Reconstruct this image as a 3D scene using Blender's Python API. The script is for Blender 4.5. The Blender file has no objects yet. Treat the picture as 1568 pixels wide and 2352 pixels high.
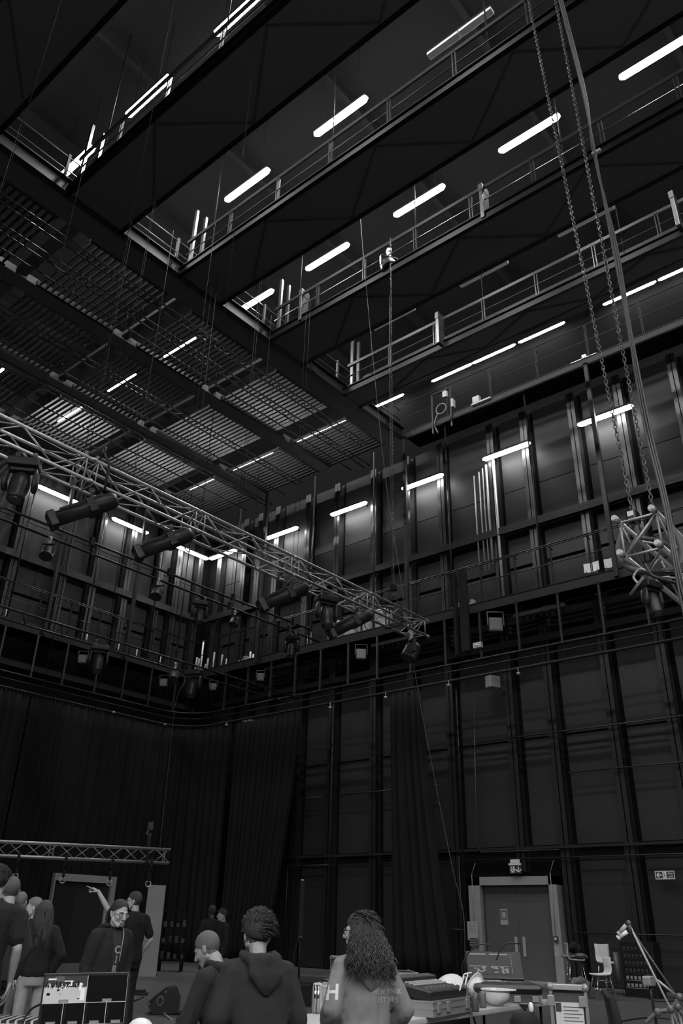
import bpy, bmesh, math, random
from mathutils import Vector, Matrix, noise
from mathutils.bvhtree import BVHTree
random.seed(7)
PI = math.pi
V = Vector
SC = bpy.context.scene
COL = SC.collection

# ---------------------------------------------------------------- camera
CAM_Z = 1.42
FPX = 1831.46                      # focal length in pixels of the 1568 x 2352 frame
yaw, pitch, roll = math.radians(40.41), math.radians(27.334), math.radians(-1.4042)
fw = V((math.cos(pitch)*math.cos(yaw), math.cos(pitch)*math.sin(yaw), math.sin(pitch)))
rt = V((math.sin(yaw), -math.cos(yaw), 0))
dn = fw.cross(rt)
RT = math.cos(roll)*rt + math.sin(roll)*dn
DN = -math.sin(roll)*rt + math.cos(roll)*dn
cam_data = bpy.data.cameras.new('camera')
cam = bpy.data.objects.new('camera', cam_data)
COL.objects.link(cam)
cam.matrix_world = Matrix(((RT.x, -DN.x, -fw.x, 0), (RT.y, -DN.y, -fw.y, 0), (RT.z, -DN.z, -fw.z, CAM_Z), (0, 0, 0, 1)))
cam_data.sensor_fit = 'HORIZONTAL'
cam_data.sensor_width = 36
cam_data.lens = 36*FPX/1568
cam_data.clip_start = 0.05
cam_data.clip_end = 200
SC.camera = cam

# ---------------------------------------------------------------- light, exposure
LAMP = 280.0                        # radiance of a lit strip light
world = bpy.data.worlds.new('world'); SC.world = world
world.use_nodes = True
world.node_tree.nodes['Background'].inputs[0].default_value = (0.5, 0.5, 0.5, 1)
world.node_tree.nodes['Background'].inputs[1].default_value = 0.02
vs = SC.view_settings
vs.view_transform = 'Standard'; vs.look = 'None'; vs.gamma = 1; vs.use_curve_mapping = False
vs.exposure = 0.0
SC.cycles.use_denoising = True
SC.cycles.max_bounces = 5
SC.cycles.diffuse_bounces = 3
SC.cycles.sample_clamp_indirect = 4.0

# ---------------------------------------------------------------- measuring helpers
def ray(x, y):
    return RT*((x-784)/FPX) + DN*((y-1176)/FPX) + fw
def zpt(x, y, z):
    d = ray(x, y); return d*((z-CAM_Z)/d.z) + V((0, 0, CAM_Z))
def xpt(x, y, X):
    d = ray(x, y); return d*(X/d.x) + V((0, 0, CAM_Z))
def ypt(x, y, Y):
    d = ray(x, y); return d*(Y/d.y) + V((0, 0, CAM_Z))
def dpt(x, y, dist):               # at a horizontal distance from the camera
    d = ray(x, y); return d*(dist/math.hypot(d.x, d.y)) + V((0, 0, CAM_Z))

# ---------------------------------------------------------------- materials
MATS = {}
def mat(name, v, rough=0.6, metal=0.0, var=0.0, scale=6.0, bump=0.0, bscale=40.0, spec=0.5):
    if name in MATS: return MATS[name]
    m = bpy.data.materials.new(name); m.use_nodes = True
    nt = m.node_tree; b = nt.nodes['Principled BSDF']
    b.inputs['Base Color'].default_value = (v, v, v, 1)
    b.inputs['Roughness'].default_value = rough
    b.inputs['Metallic'].default_value = metal
    b.inputs['Specular IOR Level'].default_value = spec
    tc = nt.nodes.new('ShaderNodeTexCoord')
    if var:
        n = nt.nodes.new('ShaderNodeTexNoise'); n.inputs['Scale'].default_value = scale; n.inputs['Detail'].default_value = 5
        r = nt.nodes.new('ShaderNodeMapRange')
        r.inputs['To Min'].default_value = v*(1-var); r.inputs['To Max'].default_value = v*(1+var)
        nt.links.new(tc.outputs['Object'], n.inputs['Vector'])
        nt.links.new(n.outputs['Fac'], r.inputs['Value'])
        nt.links.new(r.outputs['Result'], b.inputs['Base Color'])
    if bump:
        n = nt.nodes.new('ShaderNodeTexNoise'); n.inputs['Scale'].default_value = bscale; n.inputs['Detail'].default_value = 3
        u = nt.nodes.new('ShaderNodeBump'); u.inputs['Strength'].default_value = bump; u.inputs['Distance'].default_value = 0.02
        nt.links.new(tc.outputs['Object'], n.inputs['Vector'])
        nt.links.new(n.outputs['Fac'], u.inputs['Height']); nt.links.new(u.outputs['Normal'], b.inputs['Normal'])
    MATS[name] = m; return m
def emit(name, v, strength):
    if name in MATS: return MATS[name]
    m = bpy.data.materials.new(name); m.use_nodes = True
    nt = m.node_tree; b = nt.nodes['Principled BSDF']
    b.inputs['Base Color'].default_value = (v, v, v, 1)
    b.inputs['Emission Color'].default_value = (v, v, v, 1)
    b.inputs['Emission Strength'].default_value = strength
    b.inputs['Roughness'].default_value = 0.5; b.inputs['Specular IOR Level'].default_value = 0.1
    MATS[name] = m; return m

M_floor = mat('studio_floor', 0.085, 0.5, 0, 0.25, 1.2, 0.05, 30)
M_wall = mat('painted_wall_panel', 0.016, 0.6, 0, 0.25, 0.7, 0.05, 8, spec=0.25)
M_wallgap = mat('wall_black', 0.004, 0.9, spec=0.1)
M_brace = mat('brace_black', 0.005, 0.8, spec=0.2)
M_under = mat('gallery_underside', 0.006, 1.0, spec=0.0)
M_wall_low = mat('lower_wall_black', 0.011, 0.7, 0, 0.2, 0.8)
M_ceil = mat('ceiling_black', 0.016, 1.0, spec=0.1)
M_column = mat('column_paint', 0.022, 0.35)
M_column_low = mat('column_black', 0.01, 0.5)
M_steel = mat('gantry_paint', 0.008, 0.5, 0, 0.15, 2, spec=0.15)
M_steel_edge = mat('gantry_edge_paint', 0.0035, 0.45, spec=0.08)
M_rail = mat('handrail_paint', 0.016, 0.32, spec=0.2)
M_soffit = mat('soffit_black', 0.06, 1.0, spec=0.0)
M_slat = mat('grid_slat_paint', 0.012, 0.4, spec=0.06)
M_fascia = mat('gallery_fascia_paint', 0.018, 0.55, 0, 0.15, 1, spec=0.25)
M_black = mat('black_paint', 0.006, 0.5, spec=0.15)
M_blackplastic = mat('black_plastic', 0.012, 0.35, 0, 0, 1, 0.1, 200)
M_fixture = mat('fixture_black', 0.014, 0.4, spec=0.3)
M_fix2 = mat('fixture_grey', 0.08, 0.4)
M_alu = mat('aluminium', 0.44, 0.38, 0.75)
M_alu2 = mat('dull_aluminium', 0.33, 0.5, 0.6)
M_chrome = mat('chrome', 0.7, 0.15, 1.0)
M_chain = mat('chain_steel', 0.1, 0.4, 0.7)
M_sling = mat('grey_webbing', 0.1, 0.85, 0, 0.15, 30)
M_strap = mat('black_webbing', 0.012, 0.9)
M_cable = mat('cable_grey', 0.05, 0.55)
M_cableb = mat('cable_black', 0.012, 0.5)
M_curtain = mat('black_drape', 0.013, 0.95, 0, 0.3, 2, 0.2, 60, 0.1)
M_door = mat('door_leaf_paint', 0.075, 0.55, 0, 0.12, 3)
M_doorframe = mat('door_frame_paint', 0.25, 0.55, 0, 0.08, 4)
M_plate = mat('brushed_plate', 0.4, 0.45, 0.3)
M_white = mat('white_plastic', 0.75, 0.4)
M_paper = mat('paper', 0.6, 0.8)
M_pale = mat('pale_grey_plastic', 0.32, 0.5)
M_grey = mat('mid_grey', 0.12, 0.6)
M_dark = mat('dark_grey', 0.04, 0.6)
M_glass = mat('lamp_lens', 0.03, 0.08)
M_diff = emit('lamp_diffuser', 1.0, LAMP)
M_diffw = emit('wall_lamp_diffuser', 1.0, LAMP*.2)
M_diffb = emit('batten_diffuser', 1.0, LAMP*.15)
M_wire = mat('thin_wire', 0.012, .7, spec=.1)
M_unlit = mat('unlit_diffuser', 0.6, 0.6)
M_signw = emit('sign_white', 0.5, 0.25)
M_signd = mat('sign_dark_face', 0.045, 0.5)

# ---------------------------------------------------------------- geometry helpers
def bx(bm, x0, x1, y0, y1, z0, z1, bev=0.0, M=None):
    r = bmesh.ops.create_cube(bm, size=1.0)
    vs_ = r['verts']
    for v in vs_:
        v.co = V(((x0+x1)/2+v.co.x*(x1-x0), (y0+y1)/2+v.co.y*(y1-y0), (z0+z1)/2+v.co.z*(z1-z0)))
    if bev:
        ed = list({e for v in vs_ for e in v.link_edges})
        rr = bmesh.ops.bevel(bm, geom=ed, offset=bev, segments=2, profile=0.6, affect='EDGES')
        vs_ = list({v for f in rr['faces'] for v in f.verts} | {v for v in vs_ if v.is_valid})
    if M:
        for v in vs_: v.co = M @ v.co
    return vs_
def frame_of(d):
    d = d.normalized()
    u = d.cross(V((0, 0, 1)))
    if u.length < 1e-3: u = d.cross(V((1, 0, 0)))
    u.normalize()
    return u, d.cross(u)
def tube(bm, a, b, r, n=8, r2=None, cap=True):
    a, b = V(a), V(b)
    if r2 is None: r2 = r
    u, w = frame_of(b-a)
    A = [bm.verts.new(a+(u*math.cos(t)+w*math.sin(t))*r) for t in [2*PI*i/n for i in range(n)]]
    B = [bm.verts.new(b+(u*math.cos(t)+w*math.sin(t))*r2) for t in [2*PI*i/n for i in range(n)]]
    for i in range(n):
        f = bm.faces.new((A[i], A[(i+1) % n], B[(i+1) % n], B[i])); f.smooth = n > 4
    if cap:
        bm.faces.new(A[::-1]); bm.faces.new(B)
def path(bm, pts, r, n=6, rad=None):
    pts = [V(p) for p in pts]; rings = []
    u = None
    for i, p in enumerate(pts):
        d = (pts[min(i+1, len(pts)-1)]-pts[max(i-1, 0)])
        if d.length < 1e-9: d = V((0, 0, 1))
        d.normalize()
        if u is None: u, w = frame_of(d)
        u = (u-d*u.dot(d))
        if u.length < 1e-5: u, w = frame_of(d)
        u.normalize(); w = d.cross(u)
        rr = rad[i] if rad else r
        rings.append([bm.verts.new(p+(u*math.cos(2*PI*k/n)+w*math.sin(2*PI*k/n))*rr) for k in range(n)])
    for a, b in zip(rings, rings[1:]):
        for k in range(n):
            f = bm.faces.new((a[k], a[(k+1) % n], b[(k+1) % n], b[k])); f.smooth = True
    bm.faces.new(rings[0][::-1]); bm.faces.new(rings[-1])
def bez(p, n=12):
    p = [V(q) for q in p]; out = []
    for i in range(len(p)-1):
        a, b = p[i], p[i+1]; pa = p[i-1] if i else a*2-b; pb = p[i+2] if i+2 < len(p) else b*2-a
        for k in range(n):
            t = k/n
            out.append(0.5*((2*a)+(b-pa)*t+(2*pa-5*a+4*b-pb)*t*t+(3*a-pa-3*b+pb)*t**3))
    out.append(p[-1]); return out
def ell(bm, c, r, M=None, seg=14, rings=9):
    if not hasattr(r, '__len__'): r = (r, r, r)
    q = bmesh.ops.create_uvsphere(bm, u_segments=seg, v_segments=rings, radius=1.0)['verts']
    for v in q:
        v.co = V((v.co.x*r[0], v.co.y*r[1], v.co.z*r[2]))
        if M: v.co = M @ v.co
        v.co += V(c)
    for f in {f for v in q for f in v.link_faces}: f.smooth = True
def caps(bm, a, ra, b, rb, n=10):
    tube(bm, a, b, ra, n, rb); ell(bm, a, ra, None, n, 6); ell(bm, b, rb, None, n, 6)
def lathe(bm, prof, c=(0, 0, 0), n=20, M=None):
    c = V(c); rings = []
    for r, z in prof:
        ring = []
        for k in range(n):
            p = V((r*math.cos(2*PI*k/n), r*math.sin(2*PI*k/n), z))
            if M: p = M @ p
            ring.append(bm.verts.new(p+c))
        rings.append(ring)
    for a, b in zip(rings, rings[1:]):
        for k in range(n):
            f = bm.faces.new((a[k], a[(k+1) % n], b[(k+1) % n], b[k])); f.smooth = True
    if prof[0][0] > 1e-6: bm.faces.new(rings[0][::-1])
    if prof[-1][0] > 1e-6: bm.faces.new(rings[-1])
def loft(bm, rings, n=16, power=2.0):      # rings: (centre, rx, ry) stacked along z
    R = []
    for c, rx, ry in rings:
        ring = []
        for k in range(n):
            t = 2*PI*k/n; cx_, sx_ = math.cos(t), math.sin(t)
            ring.append(bm.verts.new(V(c)+V((rx*math.copysign(abs(cx_)**(2/power), cx_), ry*math.copysign(abs(sx_)**(2/power), sx_), 0))))
        R.append(ring)
    for a, b in zip(R, R[1:]):
        for k in range(n):
            f = bm.faces.new((a[k], a[(k+1) % n], b[(k+1) % n], b[k])); f.smooth = True
    bm.faces.new(R[0][::-1]); bm.faces.new(R[-1])
def prism(bm, poly, y0, y1):               # polygon in x,z pushed along y
    A = [bm.verts.new((x, y0, z)) for x, z in poly]; B = [bm.verts.new((x, y1, z)) for x, z in poly]
    n = len(poly)
    bm.faces.new(A); bm.faces.new(B[::-1])
    for i in range(n): bm.faces.new((A[i], B[i], B[(i+1) % n], A[(i+1) % n]))

WM = {}
def link_mesh(name, me, m, parent=None, local=False):
    me.name = name
    o = bpy.data.objects.new(name, me); COL.objects.link(o)
    if m is not None:
        me.materials.clear()
        for q in (m if isinstance(m, (list, tuple)) else [m]): me.materials.append(q)
    if parent is not None:
        o.parent = parent
    WM[o.name] = WM[parent.name].copy() if (parent is not None and parent.name in WM) else Matrix.Identity(4)
    return o
def part(name, bm, m, parent=None, world=True, fix=True, label=None):
    if fix: bmesh.ops.recalc_face_normals(bm, faces=bm.faces)
    me = bpy.data.meshes.new(name)
    if parent is not None and world and parent.name in WM: bm.transform(WM[parent.name].inverted())
    bm.to_mesh(me); bm.free()
    o = link_mesh(name, me, m, parent)
    if label: o['label'] = label
    return o
def thing(name, label, cat, loc=(0, 0, 0), rz=0.0, group=None, mw=None):
    o = bpy.data.objects.new(name, None); COL.objects.link(o)
    o.empty_display_size = 0.2
    mw = mw or (Matrix.Translation(V(loc)) @ Matrix.Rotation(rz, 4, 'Z'))
    o.matrix_world = mw; WM[o.name] = mw
    o['label'] = label; o['category'] = cat
    if group: o['group'] = group
    return o
def tag(o, label, cat, group=None):
    o['label'] = label; o['category'] = cat
    if group: o['group'] = group
    return o
def struct(name, bm, m, parent=None):
    o = part(name, bm, m, parent)
    if parent is None: o['kind'] = 'structure'
    return o
def dup(root, mw, label, group=None):
    r = root.copy(); COL.objects.link(r); r.matrix_world = mw; WM[r.name] = mw
    r['label'] = label
    if group: r['group'] = group
    for ch in root.children:
        c = ch.copy(); COL.objects.link(c); c.parent = r
        for g in ch.children:
            d = g.copy(); COL.objects.link(d); d.parent = c
    return r
NB = bmesh.new
def TR(p, rz=0.0, s=1.0): return Matrix.Translation(V(p)) @ Matrix.Rotation(rz, 4, 'Z') @ Matrix.Scale(s, 4)
ORD = ['first', 'second', 'third', 'fourth', 'fifth', 'sixth', 'seventh', 'eighth', 'ninth', 'tenth', 'eleventh', 'twelfth', 'thirteenth', 'fourteenth', 'fifteenth', 'sixteenth']
def text_part(name, body, size, m, parent, mw, extr=0.001, align='CENTER'):
    cu = bpy.data.curves.new(name, 'FONT'); cu.body = body; cu.size = size; cu.extrude = extr
    cu.align_x = align; cu.align_y = 'CENTER'
    t = bpy.data.objects.new(name, cu); COL.objects.link(t)
    bpy.context.view_layer.update()
    me = bpy.data.meshes.new_from_object(t.evaluated_get(bpy.context.evaluated_depsgraph_get()))
    bpy.data.objects.remove(t); 
    me.transform((WM[parent.name].inverted() if parent is not None else Matrix.Identity(4)) @ mw)
    return link_mesh(name, me, m, parent)
def facing(p, nrm, up=(0, 0, 1)):          # matrix: local x right, local y up, local z towards the viewer
    z = V(nrm).normalized(); x = V(up).cross(z).normalized(); y = z.cross(x)
    return Matrix(((x.x, y.x, z.x, p[0]), (x.y, y.y, z.y, p[1]), (x.z, y.z, z.z, p[2]), (0, 0, 0, 1)))
# ================================================================ the setting
XW, YW = 24.8, 30.1                       # right wall plane, left wall plane
XG, YG = 23.3, 28.6                       # fronts of the galleries
b = NB(); bx(b, -10, XW+.3, -10, 34, -.2, 0); struct('floor', b, M_floor)
b = NB(); bx(b, -10, XW+.3, -10, 34.3, 26.6, 26.9)
for k in range(9):
    bx(b, -10, XW, -7+k*4.6, -6.8+k*4.6, 26.1, 26.6)
struct('ceiling', b, M_ceil)
b = NB(); bx(b, -10, XW+.3, YW, YW+.3, 0, 19.9); bx(b, -10, XW+.3, 34, 34.3, 19.9, 26.6); struct('wall_left', b, M_wallgap)
b = NB(); bx(b, XW, XW+.3, -10, 34, 0, 26.6); struct('wall_right', b, M_wallgap)
b = NB(); bx(b, -10.3, -10, -10, 34, 0, 26.6); struct('wall_rear', b, M_ceil)
b = NB(); bx(b, -10, XW, -10.3, -10, 0, 26.6); struct('wall_near', b, M_ceil)

colR = [28.9, 27.1, 26.1, 24.9, 22.9, 21.1, 19.0, 17.2, 15.5, 13.1, 11.6, 9.6, 7.8, 5.8, 4.0, 2.0]
colL = [24.0, 22.6, 21.6, 19.8, 18.1, 16.6, 14.3, 12.4, 10.6, 8.7]
tn = 1
def wall_column(pos, right, z0, z1, m, wide=0.3, deep=0.34):
    global tn
    b = NB()
    if right:
        bx(b, XW-deep, XW-deep+.03, pos-wide/2, pos+wide/2, z0, z1); bx(b, XW-deep, XW, pos-.015, pos+.015, z0, z1); bx(b, XW-.03, XW, pos-wide/2, pos+wide/2, z0, z1)
    else:
        bx(b, pos-wide/2, pos+wide/2, YW-deep, YW-deep+.03, z0, z1); bx(b, pos-.015, pos+.015, YW-deep, YW, z0, z1); bx(b, pos-wide/2, pos+wide/2, YW-.03, YW, z0, z1)
    struct('trim_%d' % tn, b, m); tn += 1
for i, c in enumerate(colR):
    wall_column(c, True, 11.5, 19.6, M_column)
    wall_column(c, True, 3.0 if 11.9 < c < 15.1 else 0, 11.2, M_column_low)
for c in colL:
    wall_column(c, False, 11.5, 19.6, M_column)
# wall boards between the columns, with a joint at mid height; the upper boards catch the strip lights
def boards(cols, right):
    global tn
    cs = sorted(cols)
    for a, c in zip(cs, cs[1:]):
        if c-a < .8: continue
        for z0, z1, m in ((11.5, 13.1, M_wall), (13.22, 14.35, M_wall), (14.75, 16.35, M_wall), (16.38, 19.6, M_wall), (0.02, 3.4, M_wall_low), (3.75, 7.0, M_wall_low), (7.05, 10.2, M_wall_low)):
            if not right and z1 < 11: continue
            b = NB(); e = .27
            if right:
                lo, hi = a+.2, c-.34
                if lo < 14.9 and hi > 12.1 and z0 < 2.8: continue     # the double door
                bx(b, XW-.12, XW-.001, lo, hi, z0, z1)
            else: bx(b, a+.2, c-.34, YW-.12, YW-.001, z0, z1)
            struct('trim_%d' % tn, b, m); tn += 1
boards(colR, True); boards(colL, False)
# horizontal beams along the walls above the galleries
b = NB(); bx(b, XW-.5, XW-.36, -4, YW-.4, 14.55, 14.80); bx(b, XW-.52, XW-.36, -4, YW-.4, 14.50, 14.54); struct('trim_%d' % tn, b, M_column_low); tn += 1
b = NB(); bx(b, -4, XW-.4, YW-.5, YW-.36, 14.55, 14.80); bx(b, -4, XW-.4, YW-.52, YW-.36, 14.50, 14.54); struct('trim_%d' % tn, b, M_column_low); tn += 1
b = NB(); bx(b, XW-.46, XW-.35, -4, 28.4, 10.15, 10.38); struct('trim_%d' % tn, b, M_fascia); tn += 1
b = NB(); bx(b, -4, 24.4, YW-.46, YW-.35, 10.15, 10.38); struct('trim_%d' % tn, b, M_fascia); tn += 1
# horizontal pipes on the lower right wall
for z, segs in ((3.36, ((1, 15.3), (16.0, 18.6), (20.9, 24.5))), (5.78, ((5.5, 11.2), (15.9, 17.0), (17.5, 20.6), (21.4, 24.0))), (7.07, ((6, 14.5),)), (1.35, ((4.5, 7.6), (8.0, 11.6), (15.2, 16.6)))):
    for y0, y1 in segs:
        b = NB(); tube(b, (XW-.42, y0, z), (XW-.42, y1, z), .022)
        y = y0+.15
        while y < y1:
            tube(b, (XW-.42, y, z), (XW-.33, y, z), .02, 6); y += 1.95
        struct('trim_%d' % tn, b, M_column_low); tn += 1
b = NB(); bx(b, XW-.42, XW-.36, 1, 24.5, 3.62, 3.70); struct('trim_%d' % tn, b, M_fascia); tn += 1
# vertical pipes on the lower right wall
for y, z0, z1 in ((15.12, 3.0, 9), (17.9, 0, 9), (20.9, 0, 9.3), (23.0, 0, 3.4), (15.3, 0, 3.5)):
    b = NB(); tube(b, (XW-.45, y, z0), (XW-.45, y, z1), .022); struct('trim_%d' % tn, b, M_column_low); tn += 1

q0_, q1_ = xpt(1088, 1600, XW-.44), xpt(1098, 1958, XW-.44)
b = NB(); path(b, [q0_, (q0_.x, q1_.y+.05, q1_.z+.3), (q0_.x, q1_.y-.1, q1_.z), (q0_.x, xpt(1284, 1950, XW-.44).y, q1_.z)], .018, 6)
struct('trim_%d' % tn, b, M_column); tn += 1
# ---- the double door in the right wall
d = NB()
y0, y1, zt = 12.0, 14.97, 2.86           # outside of the frame
X0 = XW-.42
yl, yr, zl = 14.57, 12.22, 2.60
# jambs and header
b = NB(); bx(b, X0, XW, y0-.06, yr-.02, 0, zt); bx(b, X0, XW, yl+.02, y1+.04, 0, zt); bx(b, X0, XW, y0-.06, y1+.04, zl+.02, zt)
door1 = struct('door_1', b, M_doorframe)
b = NB(); bx(b, X0+.16, X0+.22, yr-.02, yl+.02, zl-.04, zl+.02); bx(b, X0+.16, X0+.22, yl-.04, yl+.02, 0, zl); part('stop', b, M_dark, door1)
ym = (yl+yr)/2
for side, (a, c) in enumerate(((yr, ym-.004), (ym+.004, yl-.04))):
    b = NB(); bx(b, X0+.2, X0+.26, a, c, .06, zl-.04); lf = part('leaf', b, M_door, door1)
    hy = c-.13 if side == 0 else a+.13
    b = NB(); bx(b, X0+.19, X0+.2, hy-.04, hy+.04, .66, 1.52); part('push_plate', b, M_door, lf)
    b = NB(); bx(b, X0+.185, X0+.199, hy-.045, hy+.045, .68, 1.2, .004); part('finger_plate', b, M_plate, lf)
b = NB(); lathe(b, [(.001, 0), (.035, 0), (.035, .03), (.001, .03)], (X0+.2, ym+.07, .5), 14, Matrix.Rotation(-PI/2, 4, 'Y')); part('lock', b, M_chrome, door1)
b = NB(); bx(b, X0-.9, X0+.2, yr-.1, yl, 0, .06); part('threshold', b, M_doorframe, door1)
for y in (14.85, 12.1):
    b = NB(); tube(b, (X0-.02, y, 1.25), (X0-.02, y, 2.95), .012, 6); tube(b, (X0-.02, y, 2.95), (X0+.05, y-.12, 3.3), .01, 6); part('conduit', b, M_doorframe, door1)
    b = NB(); bx(b, X0-.05, X0, y-.07, y+.07, 1.1, 1.25, .01); sw = part('call_point', b, M_dark, door1)
    b = NB(); bx(b, X0-.055, X0-.05, y-.03, y+.03, 1.15, 1.21); part('button', b, M_paper, sw)
    b = NB(); bx(b, X0-.01, X0, y-.06, y+.08, .72, 1.0); part('notice', b, M_pale, door1)
# sheet on the door leaf
b = NB(); p = xpt(1157, 2106, X0+.19); bx(b, X0+.188, X0+.199, p.y-.13, p.y+.13, p.z-.22, p.z+.22); no = tag(part('paper_notice', b, M_pale), 'printed paper notice with a framed square stuck on the left door leaf', 'notice')
b = NB(); bx(b, X0+.186, X0+.188, p.y-.12, p.y+.12, p.z-.09, p.z+.19); q = part('printed_panel', b, M_grey, no, False)
b = NB(); bx(b, X0+.184, X0+.186, p.y-.06, p.y+.06, p.z-.02, p.z+.13); part('printed_square', b, M_pale, no, False)
# papers left of the door
b = NB(); p = xpt(1089, 2136, XW-.4); bx(b, XW-.5, XW-.48, p.y-.19, p.y+.19, p.z-.28, p.z+.24)
no = tag(part('paper_notice', b, M_pale), 'tall white paper notice on the wall left of the door frame', 'notice')
b = NB()
for k in range(5): bx(b, XW-.502, XW-.5, p.y-.12, p.y+.12, p.z+.16-.06*k, p.z+.168-.06*k)
part('printed_lines', b, M_grey, no, False)
b = NB(); p = xpt(1090, 2163, XW-.44); bx(b, XW-.5, XW-.44, p.y-.15, p.y+.15, p.z-.14, p.z+.1)
for k in range(3): bx(b, XW-.52, XW-.5, p.y-.14, p.y+.14, p.z-.12+.075*k, p.z-.07+.075*k)
tag(part('leaflet_rack', b, M_grey), 'small wall rack of leaflets below the tall notice', 'rack')
# exit sign above the door
p = xpt(1184, 1993, XW-.5)
t = thing('exit_sign', 'green-style exit box with running figure and down arrow above the double door', 'sign', p)
b = NB(); bx(b, p.x-0.062, p.x, p.y-0.2108, p.y+0.2108, p.z+0.062, p.z+0.124, .01); part('housing', b, M_paper, t)
b = NB(); bx(b, p.x-0.0372, p.x+0.0124, p.y-0.1612, p.y+0.1612, p.z+0.1364, p.z+0.2356, .01); part('backing', b, M_paper, t)
b = NB(); bx(b, p.x-0.031, p.x-0.0186, p.y-0.2046, p.y+0.2046, p.z-0.1612, p.z+0.062); pn = part('panel', b, M_signd, t)
b = NB(); xx = p.x-0.03286
def fig(b, cx_, cz_, s, X):   # running figure in the wall plane: head, body, limbs; +s faces left
    for a in ((-.25, -.5, .3, .5),): pass
    ell(b, (X, cx_+.06*s, cz_+.36*s), (.004, .09*s, .09*s), None, 8, 5)
    for q in (((.05, .25), (-.02, -.05)), ((-.02, -.05), (.18, -.2)), ((.18, -.2), (.14, -.45)), ((-.02, -.05), (-.12, -.25)), ((-.12, -.25), (-.32, -.3)), ((.05, .22), (.25, .1)), ((.05, .22), (-.18, .14))):
        (a0, a1), (c0, c1) = q
        tube(b, (X, cx_+a0*s, cz_+a1*s), (X, cx_+c0*s, cz_+c1*s), .045*s, 4)
b2 = NB(); bx(b2, xx, xx+.003, p.y+0.0248, p.y+0.1612, p.z-0.1364, p.z+0.0372); part('pictogram_panel', b2, M_signw, pn)
fig(b, p.y+0.093, p.z-0.0496, .24, xx-.002); part('running_figure', b, M_signd, pn)
b = NB(); tube(b, (xx, p.y-0.1054, p.z+0.031), (xx, p.y-0.1054, p.z-0.0744), .016, 4)
for s in (-1, 1): tube(b, (xx, p.y-0.1054, p.z-0.124), (xx, p.y-0.1054+.1*s, p.z-0.0558), .016, 4)
part('down_arrow', b, M_signw, pn)
# Fire exit sign
p = xpt(1527, 2010, XW-.34)
t = thing('fire_exit_sign', 'wide sign reading Fire exit with left arrow and running figure', 'sign', p)
W2, H2 = .27, .105
b = NB(); bx(b, p.x-.02, p.x, p.y-W2, p.y+W2, p.z-H2, p.z+H2); part('board', b, M_signd, t)
b = NB(); X = p.x-.024
for a in ((-W2, W2, H2-.017, H2), (-W2, W2, -H2, -H2+.017), (-W2, -W2+.017, -H2, H2), (W2-.017, W2, -H2, H2)): bx(b, X, X+.004, p.y+a[0], p.y+a[1], p.z+a[2], p.z+a[3])
part('border', b, M_signw, t)
b = NB(); tube(b, (X, p.y+.09, p.z), (X, p.y+.21, p.z), .015, 4)
for s in (-1, 1): tube(b, (X, p.y+.22, p.z), (X, p.y+.16, p.z+.06*s), .015, 4)
part('left_arrow', b, M_signw, t)
b = NB(); bx(b, X, X+.003, p.y-.045, p.y+.06, p.z-.08, p.z+.08); pc = part('pictogram_panel', b, M_signw, t)
b = NB(); fig(b, p.y+.008, p.z, .145, X-.002); part('running_figure', b, M_signd, pc)
for s, dz in (('Fire', .037), ('exit', -.037)):
    text_part('lettering', s, .085, M_signw, t, facing((X, p.y-.155, p.z+dz), (-1, 0, 0)), .001)
# recess lintel right of the door under the Fire exit sign
b = NB(); bx(b, XW-.33, XW-.12, 2.5, 7.1, 2.62, 2.75); bx(b, XW-.33, XW-.12, 2.5, 7.1, 3.1, 3.3); bx(b, XW-.31, XW-.12, 2.5, 7.1, 2.75, 3.1); struct('trim_%d' % tn, b, M_wall_low); tn += 1
b = NB(); bx(b, XW-.3, XW-.12, 2.5, 7.0, .0, 2.6); struct('door_3', b, M_wall_low)

# ---- pale framed doorway on the left with dark doors standing in it
YD = 28.0
fx0, fx1, fz = 17.45, 20.1, ypt(197, 2010, YD).z
b = NB(); bx(b, fx0, fx1, YD-.16, YD, fz-.24, fz); bx(b, fx1-.2, fx1, YD-.16, YD, 0, fz-.24); bx(b, fx0, fx0+.06, YD-.16, YD, 0, fz-.24)
door2 = struct('door_2', b, M_doorframe)
b = NB(); bx(b, fx0+.08, fx0+1.0, YD-.06, YD-.01, .02, fz-.25); part('leaf', b, M_wall, door2)
b = NB(); bx(b, fx0+1.02, fx1-.21, YD-.04, YD-.0, .02, fz-.25); part('leaf', b, M_wall_low, door2)
b = NB(); bx(b, fx1-.32, fx1-.24, YD-.1, YD-.04, .9, 1.75); part('pull_handle', b, M_pale, door2)
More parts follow.
